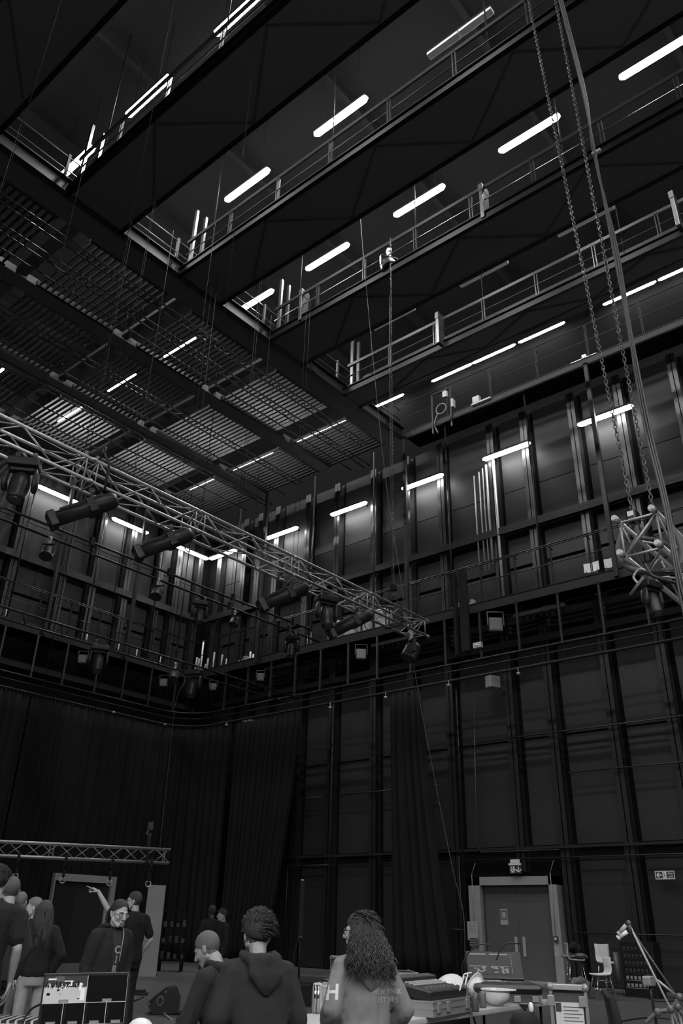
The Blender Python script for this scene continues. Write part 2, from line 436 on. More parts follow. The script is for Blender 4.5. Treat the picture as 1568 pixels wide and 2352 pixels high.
# ================================================================ galleries
def gallery(name, label, axis, pos, wall, a0, a1, z, posts, mids=True, rails2=True):
    """walkway along Y (axis 'y') or X; pos = front plane, wall = wall plane, a0..a1 = run"""
    base = (pos, (a0+a1)/2, z) if axis == 'y' else ((a0+a1)/2, pos, z)
    t = thing(name, label, 'walkway', base)
    def B(b, p0, p1, q0, q1, z0, z1):
        if axis == 'y': bx(b, p0, p1, q0, q1, z0, z1)
        else: bx(b, q0, q1, p0, p1, z0, z1)
    def Tb(b, p, q0, q1, zz, r):
        if axis == 'y': tube(b, (p, q0, zz), (p, q1, zz), r, 8)
        else: tube(b, (q0, p, zz), (q1, p, zz), r, 8)
    b = NB(); B(b, pos+.08, wall-.5, a0, a1+(1.0 if axis == 'y' and a1 == YG else 0), z-.27, z-.17); part('deck', b, M_under, t)
    b = NB(); B(b, pos, pos+.06, a0, a1, z-.36, z-.03); B(b, pos-.05, pos+.06, a0, a1, z-.36, z-.33); part('fascia', b, M_fascia, t)
    b = NB(); B(b, pos-.02, pos+.05, a0, a1, z-.03, z); part('toe_rail', b, M_rail, t)
    b = NB(); Tb(b, pos+.02, a0, a1, z+1.46, .026); part('handrail', b, M_rail, t)
    if rails2:
        b = NB(); Tb(b, pos-.02, a0, a1, z+1.38, .02); part('handrail', b, M_rail, t)
    if mids:
        b = NB(); Tb(b, pos+.02, a0, a1, z+.75, .018); part('mid_rail', b, M_rail, t)
    for q in posts:
        b = NB(); B(b, pos+.0, pos+.04, q-.035, q-.015, z, z+1.44); B(b, pos+.0, pos+.04, q+.015, q+.035, z, z+1.44)
        B(b, pos+.0, pos+.2, q-.02, q+.02, z+1.30, z+1.34); part('post', b, M_fascia, t)
    return t
ZG = 11.62
gR = gallery('gallery_walkway', 'railed black lower gallery along the right wall', 'y', XG, XW, -2, YG, ZG, [1.0+1.36*k for k in range(20)])
gL = gallery('gallery_walkway', 'railed black lower gallery along the left wall', 'x', YG, YW, -2, XG, ZG, [1.2+1.4*k for k in range(16)])
ZU = 19.66
gU = gallery('gallery_walkway', 'railed upper gallery along the right wall at gantry level', 'y', XG, XW, -2, 16.4, ZU+.3, [0.1+2.03*k for k in range(8)], True, False)

# hanger posts carrying the lower galleries
def hanger(y, x, r, label, z0=ZG-.3, z1=ZU):
    b = NB()
    if r > .05: bx(b, x-.06, x+.06, y-.07, y+.07, z0, z1)
    else: tube(b, (x, y, z0), (x, y, z1), r, 8)
    o = tag(part('hanger_post', b, M_rail if r < .05 else M_fascia), label, 'post', 'hangers of the galleries')
    o.location = (0, 0, 0)
for i, y in enumerate((0.3, 8.35, 16.4, 24.4)):
    hanger(y, XG-.08, .07, 'thick square hanger down to the right lower gallery, %s from the near end' % ORD[i])
for i, y in enumerate((4.3, 10.93, 14.5, 18.14, 21.54, 26.4)):
    hanger(y, XG+.1, .035, 'thin round hanger rod to the right lower gallery, %s from the near end' % ORD[i])
for i, x in enumerate((15.55, 19.45, 11.5)):
    b = NB(); bx(b, x-.07, x+.07, YG-.14, YG-.02, ZG-.3, ZU)
    tag(part('hanger_post', b, M_fascia), 'thick square hanger down to the left gallery, ' + ('below the far end of the big truss', 'nearest the corner', 'furthest from the corner')[i], 'post', 'hangers of the galleries')
for i, x in enumerate((14.0, 17.44, 20.7, 22.3)):
    b = NB(); tube(b, (x, YG+.1, ZG-.3), (x, YG+.1, ZU), .035, 8)
    tag(part('hanger_post', b, M_rail), 'thin round hanger rod to the left gallery, %s from the left edge' % ORD[i], 'post', 'hangers of the galleries')

# track rails hung below the galleries on droppers, bending round the corner
def rail_path(y_end, x_end, z, off=0.0, rr=1.7):
    pts = [(x_end, YG-off, z), (XG-off-rr, YG-off, z)]
    for k in range(1, 12):
        a = PI/2*(1-k/12); pts.append((XG-off-rr+rr*math.cos(a), YG-off-rr+rr*math.sin(a), z))
    pts += [(XG-off, YG-off-rr, z), (XG-off, y_end, z)]
    return pts
b = NB(); path(b, rail_path(-2, -2, 9.58), .04, 8)
tag(part('lighting_rail', b, M_rail), 'upper pipe rail hung under both galleries bending round the corner', 'rail')
b = NB(); path(b, rail_path(-2, -2, 9.33), .024, 8)
tag(part('lighting_rail', b, M_rail), 'thin lower pipe rail just under the upper pipe rail', 'rail')
b = NB(); path(b, rail_path(-2, -2, 9.0, .04), .05, 4)
track = tag(part('curtain_track', b, M_fascia), 'flat curtain track running below the pipe rails round the corner', 'track')
dl = [9.0, 10.42, 11.93, 13.38, 14.83, 16.35, 17.88, 19.3, 20.73, 22.11, 23.5, 24.9, 26.3, 7.6, 6.2, 4.7, 3.2]
for i, y in enumerate(sorted(dl)):
    b = NB(); bx(b, XG-.035, XG+.035, y-.035, y+.035, 9.6, ZG-.36); bx(b, XG-.05, XG+.05, y-.1, y+.1, ZG-.38, ZG-.34)
    tag(part('dropper', b, M_column), 'short vertical dropper from the right gallery to the pipe rail, %s from the near end' % (ORD+['seventeenth'])[i], 'post', 'droppers of the pipe rail')
for i, x in enumerate((9.7, 11.1, 12.6, 14.0, 15.39, 16.75, 18.25, 19.6, 20.98, 22.35)):
    yy = YG if x < 21 else YG-.2
    b = NB(); bx(b, x-.035, x+.035, YG-.035, YG+.035, 9.6, ZG-.36); bx(b, x-.1, x+.1, YG-.05, YG+.05, ZG-.38, ZG-.34)
    tag(part('dropper', b, M_column), 'short vertical dropper from the left gallery to the pipe rail, %s from the left' % ORD[i], 'post', 'droppers of the pipe rail')

# ---- black drapes hanging from the track
def drape(pts, z0, z1, fold, amp, name, label, seed, flare=None):
    rnd = random.Random(seed)
    L = [0]
    P = [V(p) for p in pts]
    for a, c in zip(P, P[1:]): L.append(L[-1]+(c-a).length)
    n = int(L[-1]/fold*8); b = NB(); rows = 14; grid = []
    ph = [rnd.uniform(-.4, .4) for _ in range(n//8+3)]
    for j in range(rows+1):
        row = []; z = z1+(z0-z1)*j/rows
        for i in range(n+1):
            s = L[-1]*i/n; k = 0
            while k < len(L)-2 and L[k+1] < s: k += 1
            f = (s-L[k])/max(1e-6, L[k+1]-L[k]); p = P[k].lerp(P[k+1], f); d = (P[k+1]-P[k]).normalized(); nn = V((-d.y, d.x, 0))
            a = amp*(.5+.5*min(1, j/3))*(math.sin(2*PI*s/fold+ph[i//8]*2)+.4*math.sin(2*PI*s/fold*.37+j*.12))
            q = p+nn*a
            if flare: q = q+d*flare(s/L[-1], j/rows)
            row.append(b.verts.new((q.x, q.y, z)))
        grid.append(row)
    for r0, r1 in zip(grid, grid[1:]):
        for i in range(n):
            f = b.faces.new((r0[i], r0[i+1], r1[i+1], r1[i])); f.smooth = True
    o = tag(part(name, b, M_curtain, None, True, False), label, 'curtain', 'black drapes on the curtain track')
    md = o.modifiers.new('cloth', 'SOLIDIFY'); md.thickness = .012; md.offset = 0
    b = NB()
    if True:
        s = 0.2
        while s < L[-1]:
            k = 0
            while k < len(L)-2 and L[k+1] < s: k += 1
            p = P[k].lerp(P[k+1], (s-L[k])/(L[k+1]-L[k]))
            bx(b, p.x-.015, p.x+.015, p.y-.015, p.y+.015, z1-.02, z1+.13); s += .16
        part('hooks', b, M_column, o, False)
    return o
cp = rail_path(-2, -2, 0, .04)
arc = [V((x, y, 0)) for x, y, z in cp]
drape([arc[0], V((8, YG-.04, 0)), V((15.5, YG-.04, 0))], .03, 8.86, .42, .09, 'stage_drape', 'long black pleated drape along the left wall by the left edge', 3)
drape([V((15.6, YG-.04, 0))]+arc[1:-1]+[V((XG-.04, 25.6, 0))], .03, 8.86, .42, .09, 'stage_drape', 'black pleated drape round the corner of the studio', 4)
drape([V((XG-.04, 25.4, 0)), V((XG-.04, 21.6, 0))], .03, 8.86, .30, .11, 'stage_drape', 'black drape at the far end of the right wall pulled towards the corner', 5,
      lambda s, t: (1-s)*0+s*1.3*t**1.5*-1)
drape([V((XG-.04, 17.3, 0)), V((XG-.04, 15.9, 0))], .03, 8.86, .26, .12, 'stage_drape', 'narrow gathered black drape left of the double door', 6,
      lambda s, t: s*.9*t**1.4*1)
# ================================================================ gantries
GX = [(-1.25, .65), (2.93, 4.8), (7.03, 8.9), (11.12, 12.9), (15.2, 17.0), (19.33, 20.4)]
GN = ['first', 'second', 'third', 'fourth', 'fifth', 'sixth']
GL = ['', 'leftmost gantry, crossing the top left corner', 'gantry with the twin strip lights, second from the top left corner', 'gantry ending at the middle of the slatted grid, third from the top left', 'gantry carrying a spot lamp, fourth from the top left', 'unlit gantry beside the right upper gallery, fifth from the top left']
YE = 16.55
for gi, (x0, x1) in enumerate(GX):
    if gi == 0: continue
    t = thing('gantry', 'dark overhead ' + GL[gi], 'gantry', (x0, 6, ZU))
    b = NB(); bx(b, x0+.1, x1-.1, -6, YE, ZU+.02, ZU+.10); part('deck', b, M_soffit, t)
    for x, s in ((x0, 1), (x1, -1)):
        b = NB(); bx(b, x-.03*s, x+.10*s, -6, YE, ZU, ZU+.05); bx(b, x+.02*s, x+.06*s, -6, YE, ZU+.05, ZU+.30); bx(b, x-.03*s, x+.1*s, -6, YE, ZU+.3, ZU+.34)
        part('edge_beam', b, M_steel_edge, t)
        b = NB(); bx(b, x+.02*s, x+.08*s, -6, YE-.2, ZU+1.3, ZU+1.42); part('handrail', b, M_rail, t)
        b = NB(); tube(b, (x+.05*s, -6, ZU+.85), (x+.05*s, YE-.2, ZU+.85), .02, 6); part('mid_rail', b, M_rail, t)
        for k in range(11):
            y = -4+2.03*k+.03
            if y > YE-.4: continue
            b = NB(); bx(b, x+.02*s, x+.08*s, y-.07, y-.04, ZU+.3, ZU+1.35); bx(b, x+.02*s, x+.08*s, y+.02, y+.05, ZU+.3, ZU+1.35)
            part('post', b, M_rail, t)
    # flat bracing under the deck and thin rods to the roof
    b = NB()
    for k in range(10):
        y = -5.5+2.03*k
        if y < YE-2.1: bx(b, -.03, .03, 0, math.hypot(x1-x0-.3, 2.03), ZU-.0, ZU+.02, 0, Matrix.Translation((x0+.15 if k % 2 else x1-.15, y, 0)) @ Matrix.Rotation(math.atan2(x1-x0-.3, 2.03)*(-1 if k % 2 else 1), 4, 'Z'))
    part('under_bracing', b, mat('bracing_paint', .035, .9, spec=.0), t)
    for k in range(4):
        b = NB(); y = .3+5.0*k; tube(b, (x0+.2, y, ZU+.1), (x0+.2, y, 26.1), .02, 5); part('hanger_rod', b, M_brace, t)
    for x in (x0+.12, x0+.5):   # tall pale posts at the grid end
        b = NB(); bx(b, x-.04, x+.04, YE-.42, YE-.3, ZU+.34, ZU+2.75); part('end_post', b, M_column, t)
# cross beam at the edge of the slatted grid
xs = [-1.25]+[v for g in GX[1:] for v in g]+[XG]
t = thing('cross_gantry', 'long cross beam along the edge of the slatted grid', 'gantry', (8, YE, ZU))
b = NB(); bx(b, -8, XG, YE, YE+.9, ZU+.03, ZU+.1); part('deck', b, M_soffit, t)
b = NB(); bx(b, -8, XG, YE-.12, YE+.12, ZU, ZU+.04); bx(b, -8, XG, YE-.01, YE+.01, ZU+.04, ZU+.5); bx(b, -8, XG, YE-.12, YE+.12, ZU+.5, ZU+.54); part('i_beam', b, mat('cross_beam_paint', .008, .5, spec=.12), t)
for zz in (ZU+1.5, ZU+1.0):
    b = NB(); tube(b, (-8, YE+.1, zz), (XG, YE+.1, zz), .022, 6); part('handrail', b, M_column, t)
for x in (4.9, 9.0, 13.0, 17.1, 20.95, 6.9, 11.0, 15.0, 19.1):
    b = NB(); bx(b, x-.04, x+.04, YE+.06, YE+.14, ZU+.5, ZU+1.6); part('post', b, M_fascia, t)
# slatted grid panels between the gantry lines, beyond the cross beam
opens = [(-3.4, -1.0), (.3, 3.3), (4.45, 7.4), (8.5, 11.5), (12.5, 15.6), (16.6, 19.7), (20.6, 23.25)]
for ci, (x0, x1) in enumerate(opens):
    for ri, (y0, y1) in enumerate(((17.5, 20.5), (21.2, 24.5), (25.3, 28.4))):
        if ci == 0 and ri == 0: continue
        b = NB(); n = max(9, round((x1-x0)/.21))
        for k in range(n):
            x = x0+.1+(x1-x0-.2)*k/(n-1); bx(b, x-.022, x+.022, y0, y1, ZU+.02, ZU+.14)
        o = part('slat_panel', b, M_slat)
        fr = NB()
        for y in (y0, y1): bx(fr, x0, x1, y-.05, y+.05, ZU+.02, ZU+.2)
        part('frame', fr, M_steel, o, False)
        tag(o, 'slatted grid panel, %s column from left, %s row from cross beam' % (ORD[ci], ORD[ri]), 'grid panel', 'slatted grid panels')
# grid beams between the panels
for x0, x1 in GX[1:]:
    b = NB(); bx(b, x0+.75, x1-.75, YE+.9, YW, ZU+.15, ZU+.3); struct('trim_%d' % tn, b, M_soffit); tn += 1
for y0, y1 in ((20.55, 21.15), (24.55, 25.25), (28.45, 30.0)):
    b = NB(); bx(b, -8, XG, y0, y1, ZU+.03, ZU+.3); struct('trim_%d' % tn, b, M_soffit); tn += 1
# thin ladder bars and pipes hung under the grid
for i, (y, x1, z) in enumerate(((17.4, 22.0, 19.1), (18.6, 23.7, 19.3), (19.5, 23.5, 19.3), (22.0, 23.0, 19.3), (23.4, 23.4, 19.3), (24.6, 23.7, 19.3), (26.0, 23.4, 19.3), (27.0, 21.6, 19.3))):
    b = NB()
    lad = i in (0, 1, 3, 5)
    tube(b, (-4, y, z), (x1, y, z), .03, 6)
    if lad:
        tube(b, (-4, y+.3, z), (x1, y+.3, z), .03, 6); x = -3.6
        while x < x1-.4:
            tube(b, (x, y, z), (x+.35, y+.3, z), .014, 4); tube(b, (x+.35, y+.3, z), (x+.7, y, z), .014, 4); x += .7
    x = -3
    while x < x1: tube(b, (x, y, z), (x, y, ZU+.15), .008, 4); x += 2.05
    tag(part('ladder_bar' if lad else 'lighting_pipe', b, M_steel), 'thin %s under the slatted grid, %s from the cross beam' % ('ladder bar' if lad else 'pipe', ORD[i]), 'bar')

# ================================================================ strip lights
def strip(kind='gantry', wall=False, md=None):
    t = thing('strip_light', 'lamp', 'lamp', (0, 0, 0))
    b = NB(); bx(b, -.11, .11, -1.02, 1.02, .05, .14, .02); part('housing', b, M_fixture, t)
    b = NB()
    A = []
    for y, s in ((-1.03, .45), (-.93, 1), (.93, 1), (1.03, .45)):
        A.append([b.verts.new((x*s, y, .05+(z-.05)*s)) for x, z in ((-.095, .05), (-.095, -.02), (-.06, -.05), (.06, -.05), (.095, -.02), (.095, .05))])
    for p, q in zip(A, A[1:]):
        for k in range(6): b.faces.new((p[k], p[(k+1) % 6], q[(k+1) % 6], q[k]))
    b.faces.new(A[0]); b.faces.new(A[-1][::-1])
    part('diffuser', b, md or (M_diffw if wall else M_diff), t)
    b = NB()
    for y in (-.7, .7):
        if wall: bx(b, -.02, .64, y-.02, y+.02, .1, .14)
        else: tube(b, (0, y, .14), (0, y, 2.96), .012, 5)
    part('bracket' if wall else 'suspension', b, M_brace, t)
    return t
S0 = strip()
S1 = strip(wall=True); S1u = [0]
S2 = strip(wall=True, md=M_diffb); S2u = []
for c_ in S2.children:
    for v in c_.data.vertices: v.co.x *= .55; v.co.z = (v.co.z-.1)*.6+.1
used = [0]
def place(root, mw, label, group=None):
    if used[0] == 0 and root is S0:
        used[0] = 1; root.matrix_world = mw; WM[root.name] = mw; root['label'] = label
        if group: root['group'] = group
        return root
    if root is S2 and not S2u:
        root.matrix_world = mw; WM[root.name] = mw; root['label'] = label; root['group'] = group; S2u.append(1); return root
    if root is S1 and not S1u[0]:
        S1u[0] = 1; root.matrix_world = mw; WM[root.name] = mw; root['label'] = label; root['group'] = group; return root
    return dup(root, mw, label, group)
ZL = 23.12
rows = {7.85: ('second', [6.6, 10.65, 14.63, 18.4]), 11.94: ('third', [2.55, 6.55, 10.6, 14.64]), 16.03: ('fourth', [2.55, 6.46, 10.56, 14.64, 18.42, 22.96, 27.01, 31.1])}
for x, (nm, ys) in rows.items():
    for i, y in enumerate(ys):
        if x == 11.94 and y < 7: continue
        where = {18.4: 'nearest the slatted grid edge', 18.42: 'above the grid edge', 22.96: 'seen through the slats, nearest the grid edge', 27.01: 'seen through the slats in the middle', 31.1: 'seen through the slats, farthest'}.get(y)
        place(S0, TR((x, y, ZL)), 'bright strip light above the %s gantry, %s' % (nm, where or '%s from the near end' % ORD[i]), 'strip lights above the gantries')
place(S0, TR((12.06, 31.3, ZL)), 'bright strip light glimpsed through the slats at the left edge', 'strip lights above the gantries')
place(S0, TR((16.03, -1.6, ZL)), 'bright strip light above the fourth gantry, beyond the right edge', 'strip lights above the gantries')
U0 = None
for i, (x, y) in enumerate(((12.04, 6.43), (20.2, 14.7), (20.28, 10.6), (20.28, 6.58))):
    t = thing('strip_light', 'unlit grey strip light ' + ('near the top edge of the third gantry', 'above the fifth gantry, farthest along', 'above the fifth gantry, in the middle', 'above the fifth gantry, nearest')[i], 'lamp', (x, y, ZL), 0, 'unlit strip lights')
    b = NB(); bx(b, x-.11, x+.11, y-1.02, y+1.02, ZL+.05, ZL+.14, .02); part('housing', b, M_fixture, t)
    b = NB(); bx(b, x-.1, x+.1, y-1.02, y-.01, ZL-.05, ZL+.05, .01); bx(b, x-.1, x+.1, y+.01, y+1.02, ZL-.05, ZL+.05, .01); part('diffuser', b, M_unlit, t)
# battens above the right upper gallery
k = 0
for y in (4.6, 6.74, 10.4, 12.6, 14.7, 18.3, 20.9, 23.05, 26.6, 28.6, 31.0):
    mw = TR((24.45, y, 22.9))
    place(S2, mw, 'thin bright batten light high on the right wall, %s from the near end' % ORD[k], 'battens above the right upper gallery'); k += 1
k = 0
for y in (4.2, 8.28, 12.28, 16.22, 20.2, 24.3, 28.33):
    place(S1, TR((24.2, y, 17.86)), 'bright strip light under the upper gallery on the right wall, %s from the near end' % ORD[k], 'strip lights on the right wall'); k += 1
k = 0
for x in (7.4, 11.45, 15.47, 19.33, 23.15):
    place(S1, TR((x, 29.5, 17.88), PI/2), 'bright strip light on the left wall, %s from the left' % ORD[k], 'strip lights on the left wall'); k += 1
# gantry strip lights carrying on over and behind the camera
k = 0
for x in (-.35, 3.75, 7.85):
    for y in (-7.5, -3.5, .5):
        if x == 7.85 and y > 0: continue
        place(S0, TR((x, y, ZL)), 'bright strip light over the near end of the studio, %s' % ORD[k], 'strip lights over the near end'); k += 1
k = 0  # unseen fill lights added behind the camera to brighten the people
for x, y in ((-7.5, -1), (-7.5, 3), (-7.5, 7), (-4.5, -5), (-4.5, -1), (-4.5, 3), (-1.5, -7), (-1.5, -3), (2.5, -8), (2.5, -4), (6.5, -8), (6.5, -5), (-1.5, -5), (-7.5, 10)):
    t = thing('fill_light', 'unseen strip fill light added behind the camera, %s' % ORD[k], 'lamp', (x, y, 9.0), 0, 'added fill lights over the near end'); k += 1
    b = NB(); bx(b, x-.11, x+.11, y-1, y+1, 9.05, 9.14, .02); part('housing', b, M_fixture, t)
    b = NB(); bx(b, x-.1, x+.1, y-.98, y+.98, 8.97, 9.05, .01); part('diffuser', b, emit('fill_light_diffuser', 1.0, LAMP*.5), t)
    b = NB(); tube(b, (x, y, 9.14), (x, y, 26.08), .02, 6); part('suspension', b, M_brace, t)
# ================================================================ big box truss and what hangs from it
def box_truss(name, label, x0, x1, ya, yb, zb, zt, joints, pitch_=.53, r=.025, rd=.011):
    t = thing(name, label, 'truss', ((x0+x1)/2, (ya+yb)/2, zb))
    for y, z in ((ya, zt), (yb, zt), (ya, zb), (yb, zb)):
        b = NB(); tube(b, (x0, y, z), (x1, y, z), r, 10); part('chord', b, M_alu, t)
    cuts = [x0]+[j for j in joints if x0 < j < x1]+[x1]
    faces = (((ya, zt), (ya, zb)), ((yb, zt), (yb, zb)), ((ya, zt), (yb, zt)), ((ya, zb), (yb, zb)))
    for (p, q) in faces:
        b = NB()
        for a, c in zip(cuts, cuts[1:]):
            a2 = a+.09; c2 = c-.09; n = max(2, round((c2-a2)/pitch_))
            if n % 2: n += 1
            for k in range(n):
                u0 = a2+(c2-a2)*k/n; u1 = a2+(c2-a2)*(k+1)/n
                s, e = (p, q) if k % 2 == 0 else (q, p)
                tube(b, (u0, s[0], s[1]), (u1, e[0], e[1]), rd, 6)
            for u in (a2, c2): tube(b, (u, p[0], p[1]), (u, q[0], q[1]), rd, 6)
        part('bracing', b, M_alu2, t)
    b = NB()
    for a, c in zip(cuts, cuts[1:]):
        for u in (a+.09, c-.09): tube(b, (u, ya, zt), (u, yb, zb), rd, 6)
    part('cross_brace', b, M_alu2, t)
    for j in cuts:
        b = NB()
        for y, z in ((ya, zt), (yb, zt), (ya, zb), (yb, zb)): tube(b, (j-.045, y, z), (j+.045, y, z), r*1.18, 10)
        part('spigot', b, M_alu, t)
    return t
box_truss('box_truss', 'long aluminium box truss crossing the picture from the left edge', .7, 13.3, 8.89, 9.23, 6.78, 7.12, [.75, 2.9, 5.06, 7.05, 9.23, 11.36])
def wire(x, y, z0, z1, label, r=.005, x2=None, y2=None, group='suspension wires'):
    b = NB(); tube(b, (x, y, z0), (x2 if x2 is not None else x, y2 if y2 is not None else y, z1), r, 5)
    return tag(part('suspension_wire', b, M_wire), label, 'wire', group)

# ---- fixtures, built hanging: origin at the clamp, body below, +y the way it faces
def clamp(b, x=0):
    tube(b, (x-.025, 0, 0), (x+.025, 0, 0), .038, 10); bx(b, x-.02, x+.02, -.02, .02, -.1, -.03)
def mk_moving_head():
    t = thing('moving_head_light', 'x', 'stage light', (0, 0, 0))
    for x in (-.11, .11):
        b = NB(); clamp(b, x); part('clamp', b, M_fix2, t, False)
    b = NB(); bx(b, -.2, .2, -.13, .13, -.21, -.09, .025); part('base', b, M_fixture, t, False)
    b = NB(); bx(b, -.08, .0, -.131, -.129, -.18, -.15); bx(b, .05, .09, -.131, -.129, -.18, -.15); part('display', b, M_pale, t, False)
    b = NB(); bx(b, -.19, .19, -.06, .06, -.27, -.21, .02)
    for s in (-1, 1): loft(b, [((s*.185, 0, -.55), .03, .05), ((s*.19, 0, -.45), .035, .085), ((s*.18, 0, -.3), .035, .075), ((s*.16, 0, -.22), .03, .06)], 12, 3)
    part('yoke', b, M_fixture, t, False)
    R = Matrix.Rotation(.22, 4, 'X')
    b = NB(); lathe(b, [(.001, .2), (.07, .19), (.115, .13), (.135, .02), (.13, -.08), (.115, -.2), (.118, -.23), (.1, -.25), (.001, -.25)], (0, 0, -.47), 20, R); h = part('head', b, M_fixture, t, False)
    b = NB(); lathe(b, [(.001, -.251), (.09, -.251), (.07, -.262), (.001, -.27)], (0, 0, -.47), 18, R); part('lens', b, M_glass, h, False)
    return t
def mk_profile():
    t = thing('profile_spotlight', 'x', 'stage light', (0, 0, 0))
    b = NB(); clamp(b); part('clamp', b, M_fix2, t, False)
    b = NB()
    for s in (-1, 1): bx(b, s*.15-.006, s*.15+.006, -.025, .025, -.34, -.1)
    bx(b, -.156, .156, -.025, .025, -.112, -.1); part('yoke', b, M_fixture, t, False)
    R = Matrix.Translation((0, 0, -.3)) @ Matrix.Rotation(math.radians(-32), 4, 'X')
    b = NB(); lathe(b, [(.001, -.44), (.1, -.43), (.13, -.36), (.135, .0), (.125, .08), (.115, .1), (.115, .56), (.001, .56)], (0, 0, 0), 20, Matrix.Rotation(-PI/2, 4, 'X'))
    bx(b, -.145, .145, -.1, .02, -.12, .12, .02); bx(b, -.05, .05, -.3, .4, .1, .14, .01)
    b.transform(R); h = part('body', b, M_fixture, t, False)
    b = NB(); bx(b, -.125, .125, .5, .62, -.125, .125, .02); b.transform(R); part('colour_frame_holder', b, M_blackplastic, h, False)
    b = NB(); lathe(b, [(.001, 0), (.08, 0), (.06, .03), (.001, .045)], (0, .6, 0), 16, Matrix.Rotation(-PI/2, 4, 'X')); b.transform(R); part('lens', b, M_glass, h, False)
    b = NB(); path(b, bez([(0, -.02, -.02), (.1, -.2, -.1), (.16, -.32, -.32), (.0, -.34, -.42)], 6), .01, 5); part('power_cable', b, M_cableb, t, False)
    return t
def mk_small():
    t = thing('small_spotlight', 'x', 'stage light', (0, 0, 0))
    b = NB(); clamp(b); part('clamp', b, M_alu2, t, False)
    b = NB()
    for s in (-1, 1): bx(b, s*.11-.005, s*.11+.005, -.02, .02, -.27, -.1)
    bx(b, -.115, .115, -.02, .02, -.11, -.1); part('yoke', b, M_fixture, t, False)
    R = Matrix.Translation((0, 0, -.26)) @ Matrix.Rotation(math.radians(-62), 4, 'X')
    b = NB(); lathe(b, [(.001, -.14), (.07, -.13), (.1, -.06), (.1, .08), (.108, .08), (.108, .1), (.09, .1)], (0, 0, 0), 18, R @ Matrix.Rotation(-PI/2, 4, 'X')); h = part('body', b, M_fixture, t, False)
    b = NB(); lathe(b, [(.001, .07), (.09, .07)], (0, 0, 0), 16, R @ Matrix.Rotation(-PI/2, 4, 'X')); part('lens', b, M_glass, h, False)
    return t
PM, PP, PS = mk_moving_head(), mk_profile(), mk_small()
first = set()
def hang(root, p, rz, s, label):
    mw = TR(p, rz, s)
    if root.name not in first:
        first.add(root.name); root.matrix_world = mw; WM[root.name] = mw; root['label'] = label; return root
    return dup(root, mw, label)
away = math.radians(40.4)-PI/2            # yaw that faces away from the camera
hang(PM, (4.12, 8.89, 6.74), away+PI+.15, .97, 'large moving head hanging from the big truss by the left edge')
hang(PP, (5.2, 9.0, 6.72), away+PI/2+.35, .92, 'long profile spotlight under the big truss next to the leftmost moving head')
hang(PP, (6.6, 9.0, 6.72), away+PI/2+.35, .88, 'long profile spotlight under the middle of the big truss in front of the corner lamps')
hang(PP, (9.25, 9.05, 6.74), away+PI/2+.35, .92, 'long profile spotlight under the big truss left of its right moving head')
hang(PM, (10.1, 8.89, 6.74), away+PI+.5, .95, 'large moving head hanging from the right half of the big truss')
hang(PP, (11.0, 9.0, 6.72), away+PI/2+.3, .9, 'long profile spotlight under the big truss in front of the pale drums')
hang(PS, (12.85, 9.0, 6.75), away+PI/2+.3, 1.6, 'fat short spotlight at the right end of the big truss')
# cables and slings on the big truss
b = NB(); path(b, bez([(4.0, 8.95, 7.1), (5.5, 9.1, 7.15), (7.5, 9.05, 7.14), (9.5, 9.1, 7.15), (12.6, 9.05, 7.13)], 10), .014, 6)
tag(part('power_cable', b, M_cableb), 'black cable lying along the top of the big truss', 'cable')
for i, x in enumerate((5.3, 12.35)):
    t = thing('truss_sling', 'black sling wrapped round the big truss ' + ('near its left joint', 'near its right end under the chain hook')[i], 'sling', (x, 9.06, 7.3))
    b = NB(); path(b, [(x, 8.86, 6.75), (x, 8.86, 7.15), (x, 9.06, 7.42), (x, 9.26, 7.15), (x, 9.26, 6.75), (x, 8.86, 6.75)], .018, 6); part('webbing', b, M_strap, t)
    b = NB(); path(b, [(x, 9.06+.04*math.sin(a), 7.46+.05*math.cos(a)) for a in [k*PI/6 for k in range(13)]], .01, 6); part('shackle', b, M_chain, t)
def chain(p0, p1, name, label, link=.075, r=.011):
    p0, p1 = V(p0), V(p1); L = (p1-p0).length; n = int(L/link); d = (p1-p0).normalized(); u, w = frame_of(d)
    b = NB()
    for k in range(n):
        c = p0+d*(k+.5)*link; a = u if k % 2 else w
        pts = []
        for j in range(8):
            th = 2*PI*j/8; pts.append(c+d*math.cos(th)*link*.62+a*math.sin(th)*link*.34)
        pts.append(pts[0]); path(b, pts, r, 4)
    return tag(part(name, b, M_chain, None, True, False), label, 'chain')
chain((12.35, 9.06, 7.5), (12.35, 9.06, 17.5), 'hoist_chain', 'thin hoist chain rising from the right end of the big truss', .055, .005)
b = NB(); bx(b, 12.29, 12.41, 9.0, 9.12, 7.52, 7.66, .02); tag(part('chain_hook', b, M_blackplastic), 'black hook block above the right end of the big truss', 'hook')
# slack line dropping past the big truss towards the console
pts = [dpt(826, 480, 17.5), dpt(837, 619, 17.3), dpt(879, 1048, 16.8), dpt(915, 1300, 16.4), dpt(957, 1571, 16.2), dpt(1000, 1800, 15.8), dpt(1040, 2000, 15.4), dpt(1064, 2100, 15.0), dpt(1068, 2240, 14.8)]
b = NB(); path(b, bez(pts, 8), .008, 5); tag(part('slack_line', b, M_cable), 'long slack line sweeping from the gantries down to the console table', 'line')
p = dpt(894, 700, 17)
b = NB(); tube(b, (p.x, p.y, 17), (p.x, p.y, 8.2), .008, 5); tag(part('suspension_wire', b, M_cable), 'thin vertical wire right of the slack line, ending in a hook', 'wire')
for i, x in enumerate((2.95, 5.0, 7.2)):
    wire(x, 9.06, 7.12, ZU, 'thin wire holding the big truss, %s from the left edge' % ORD[i])

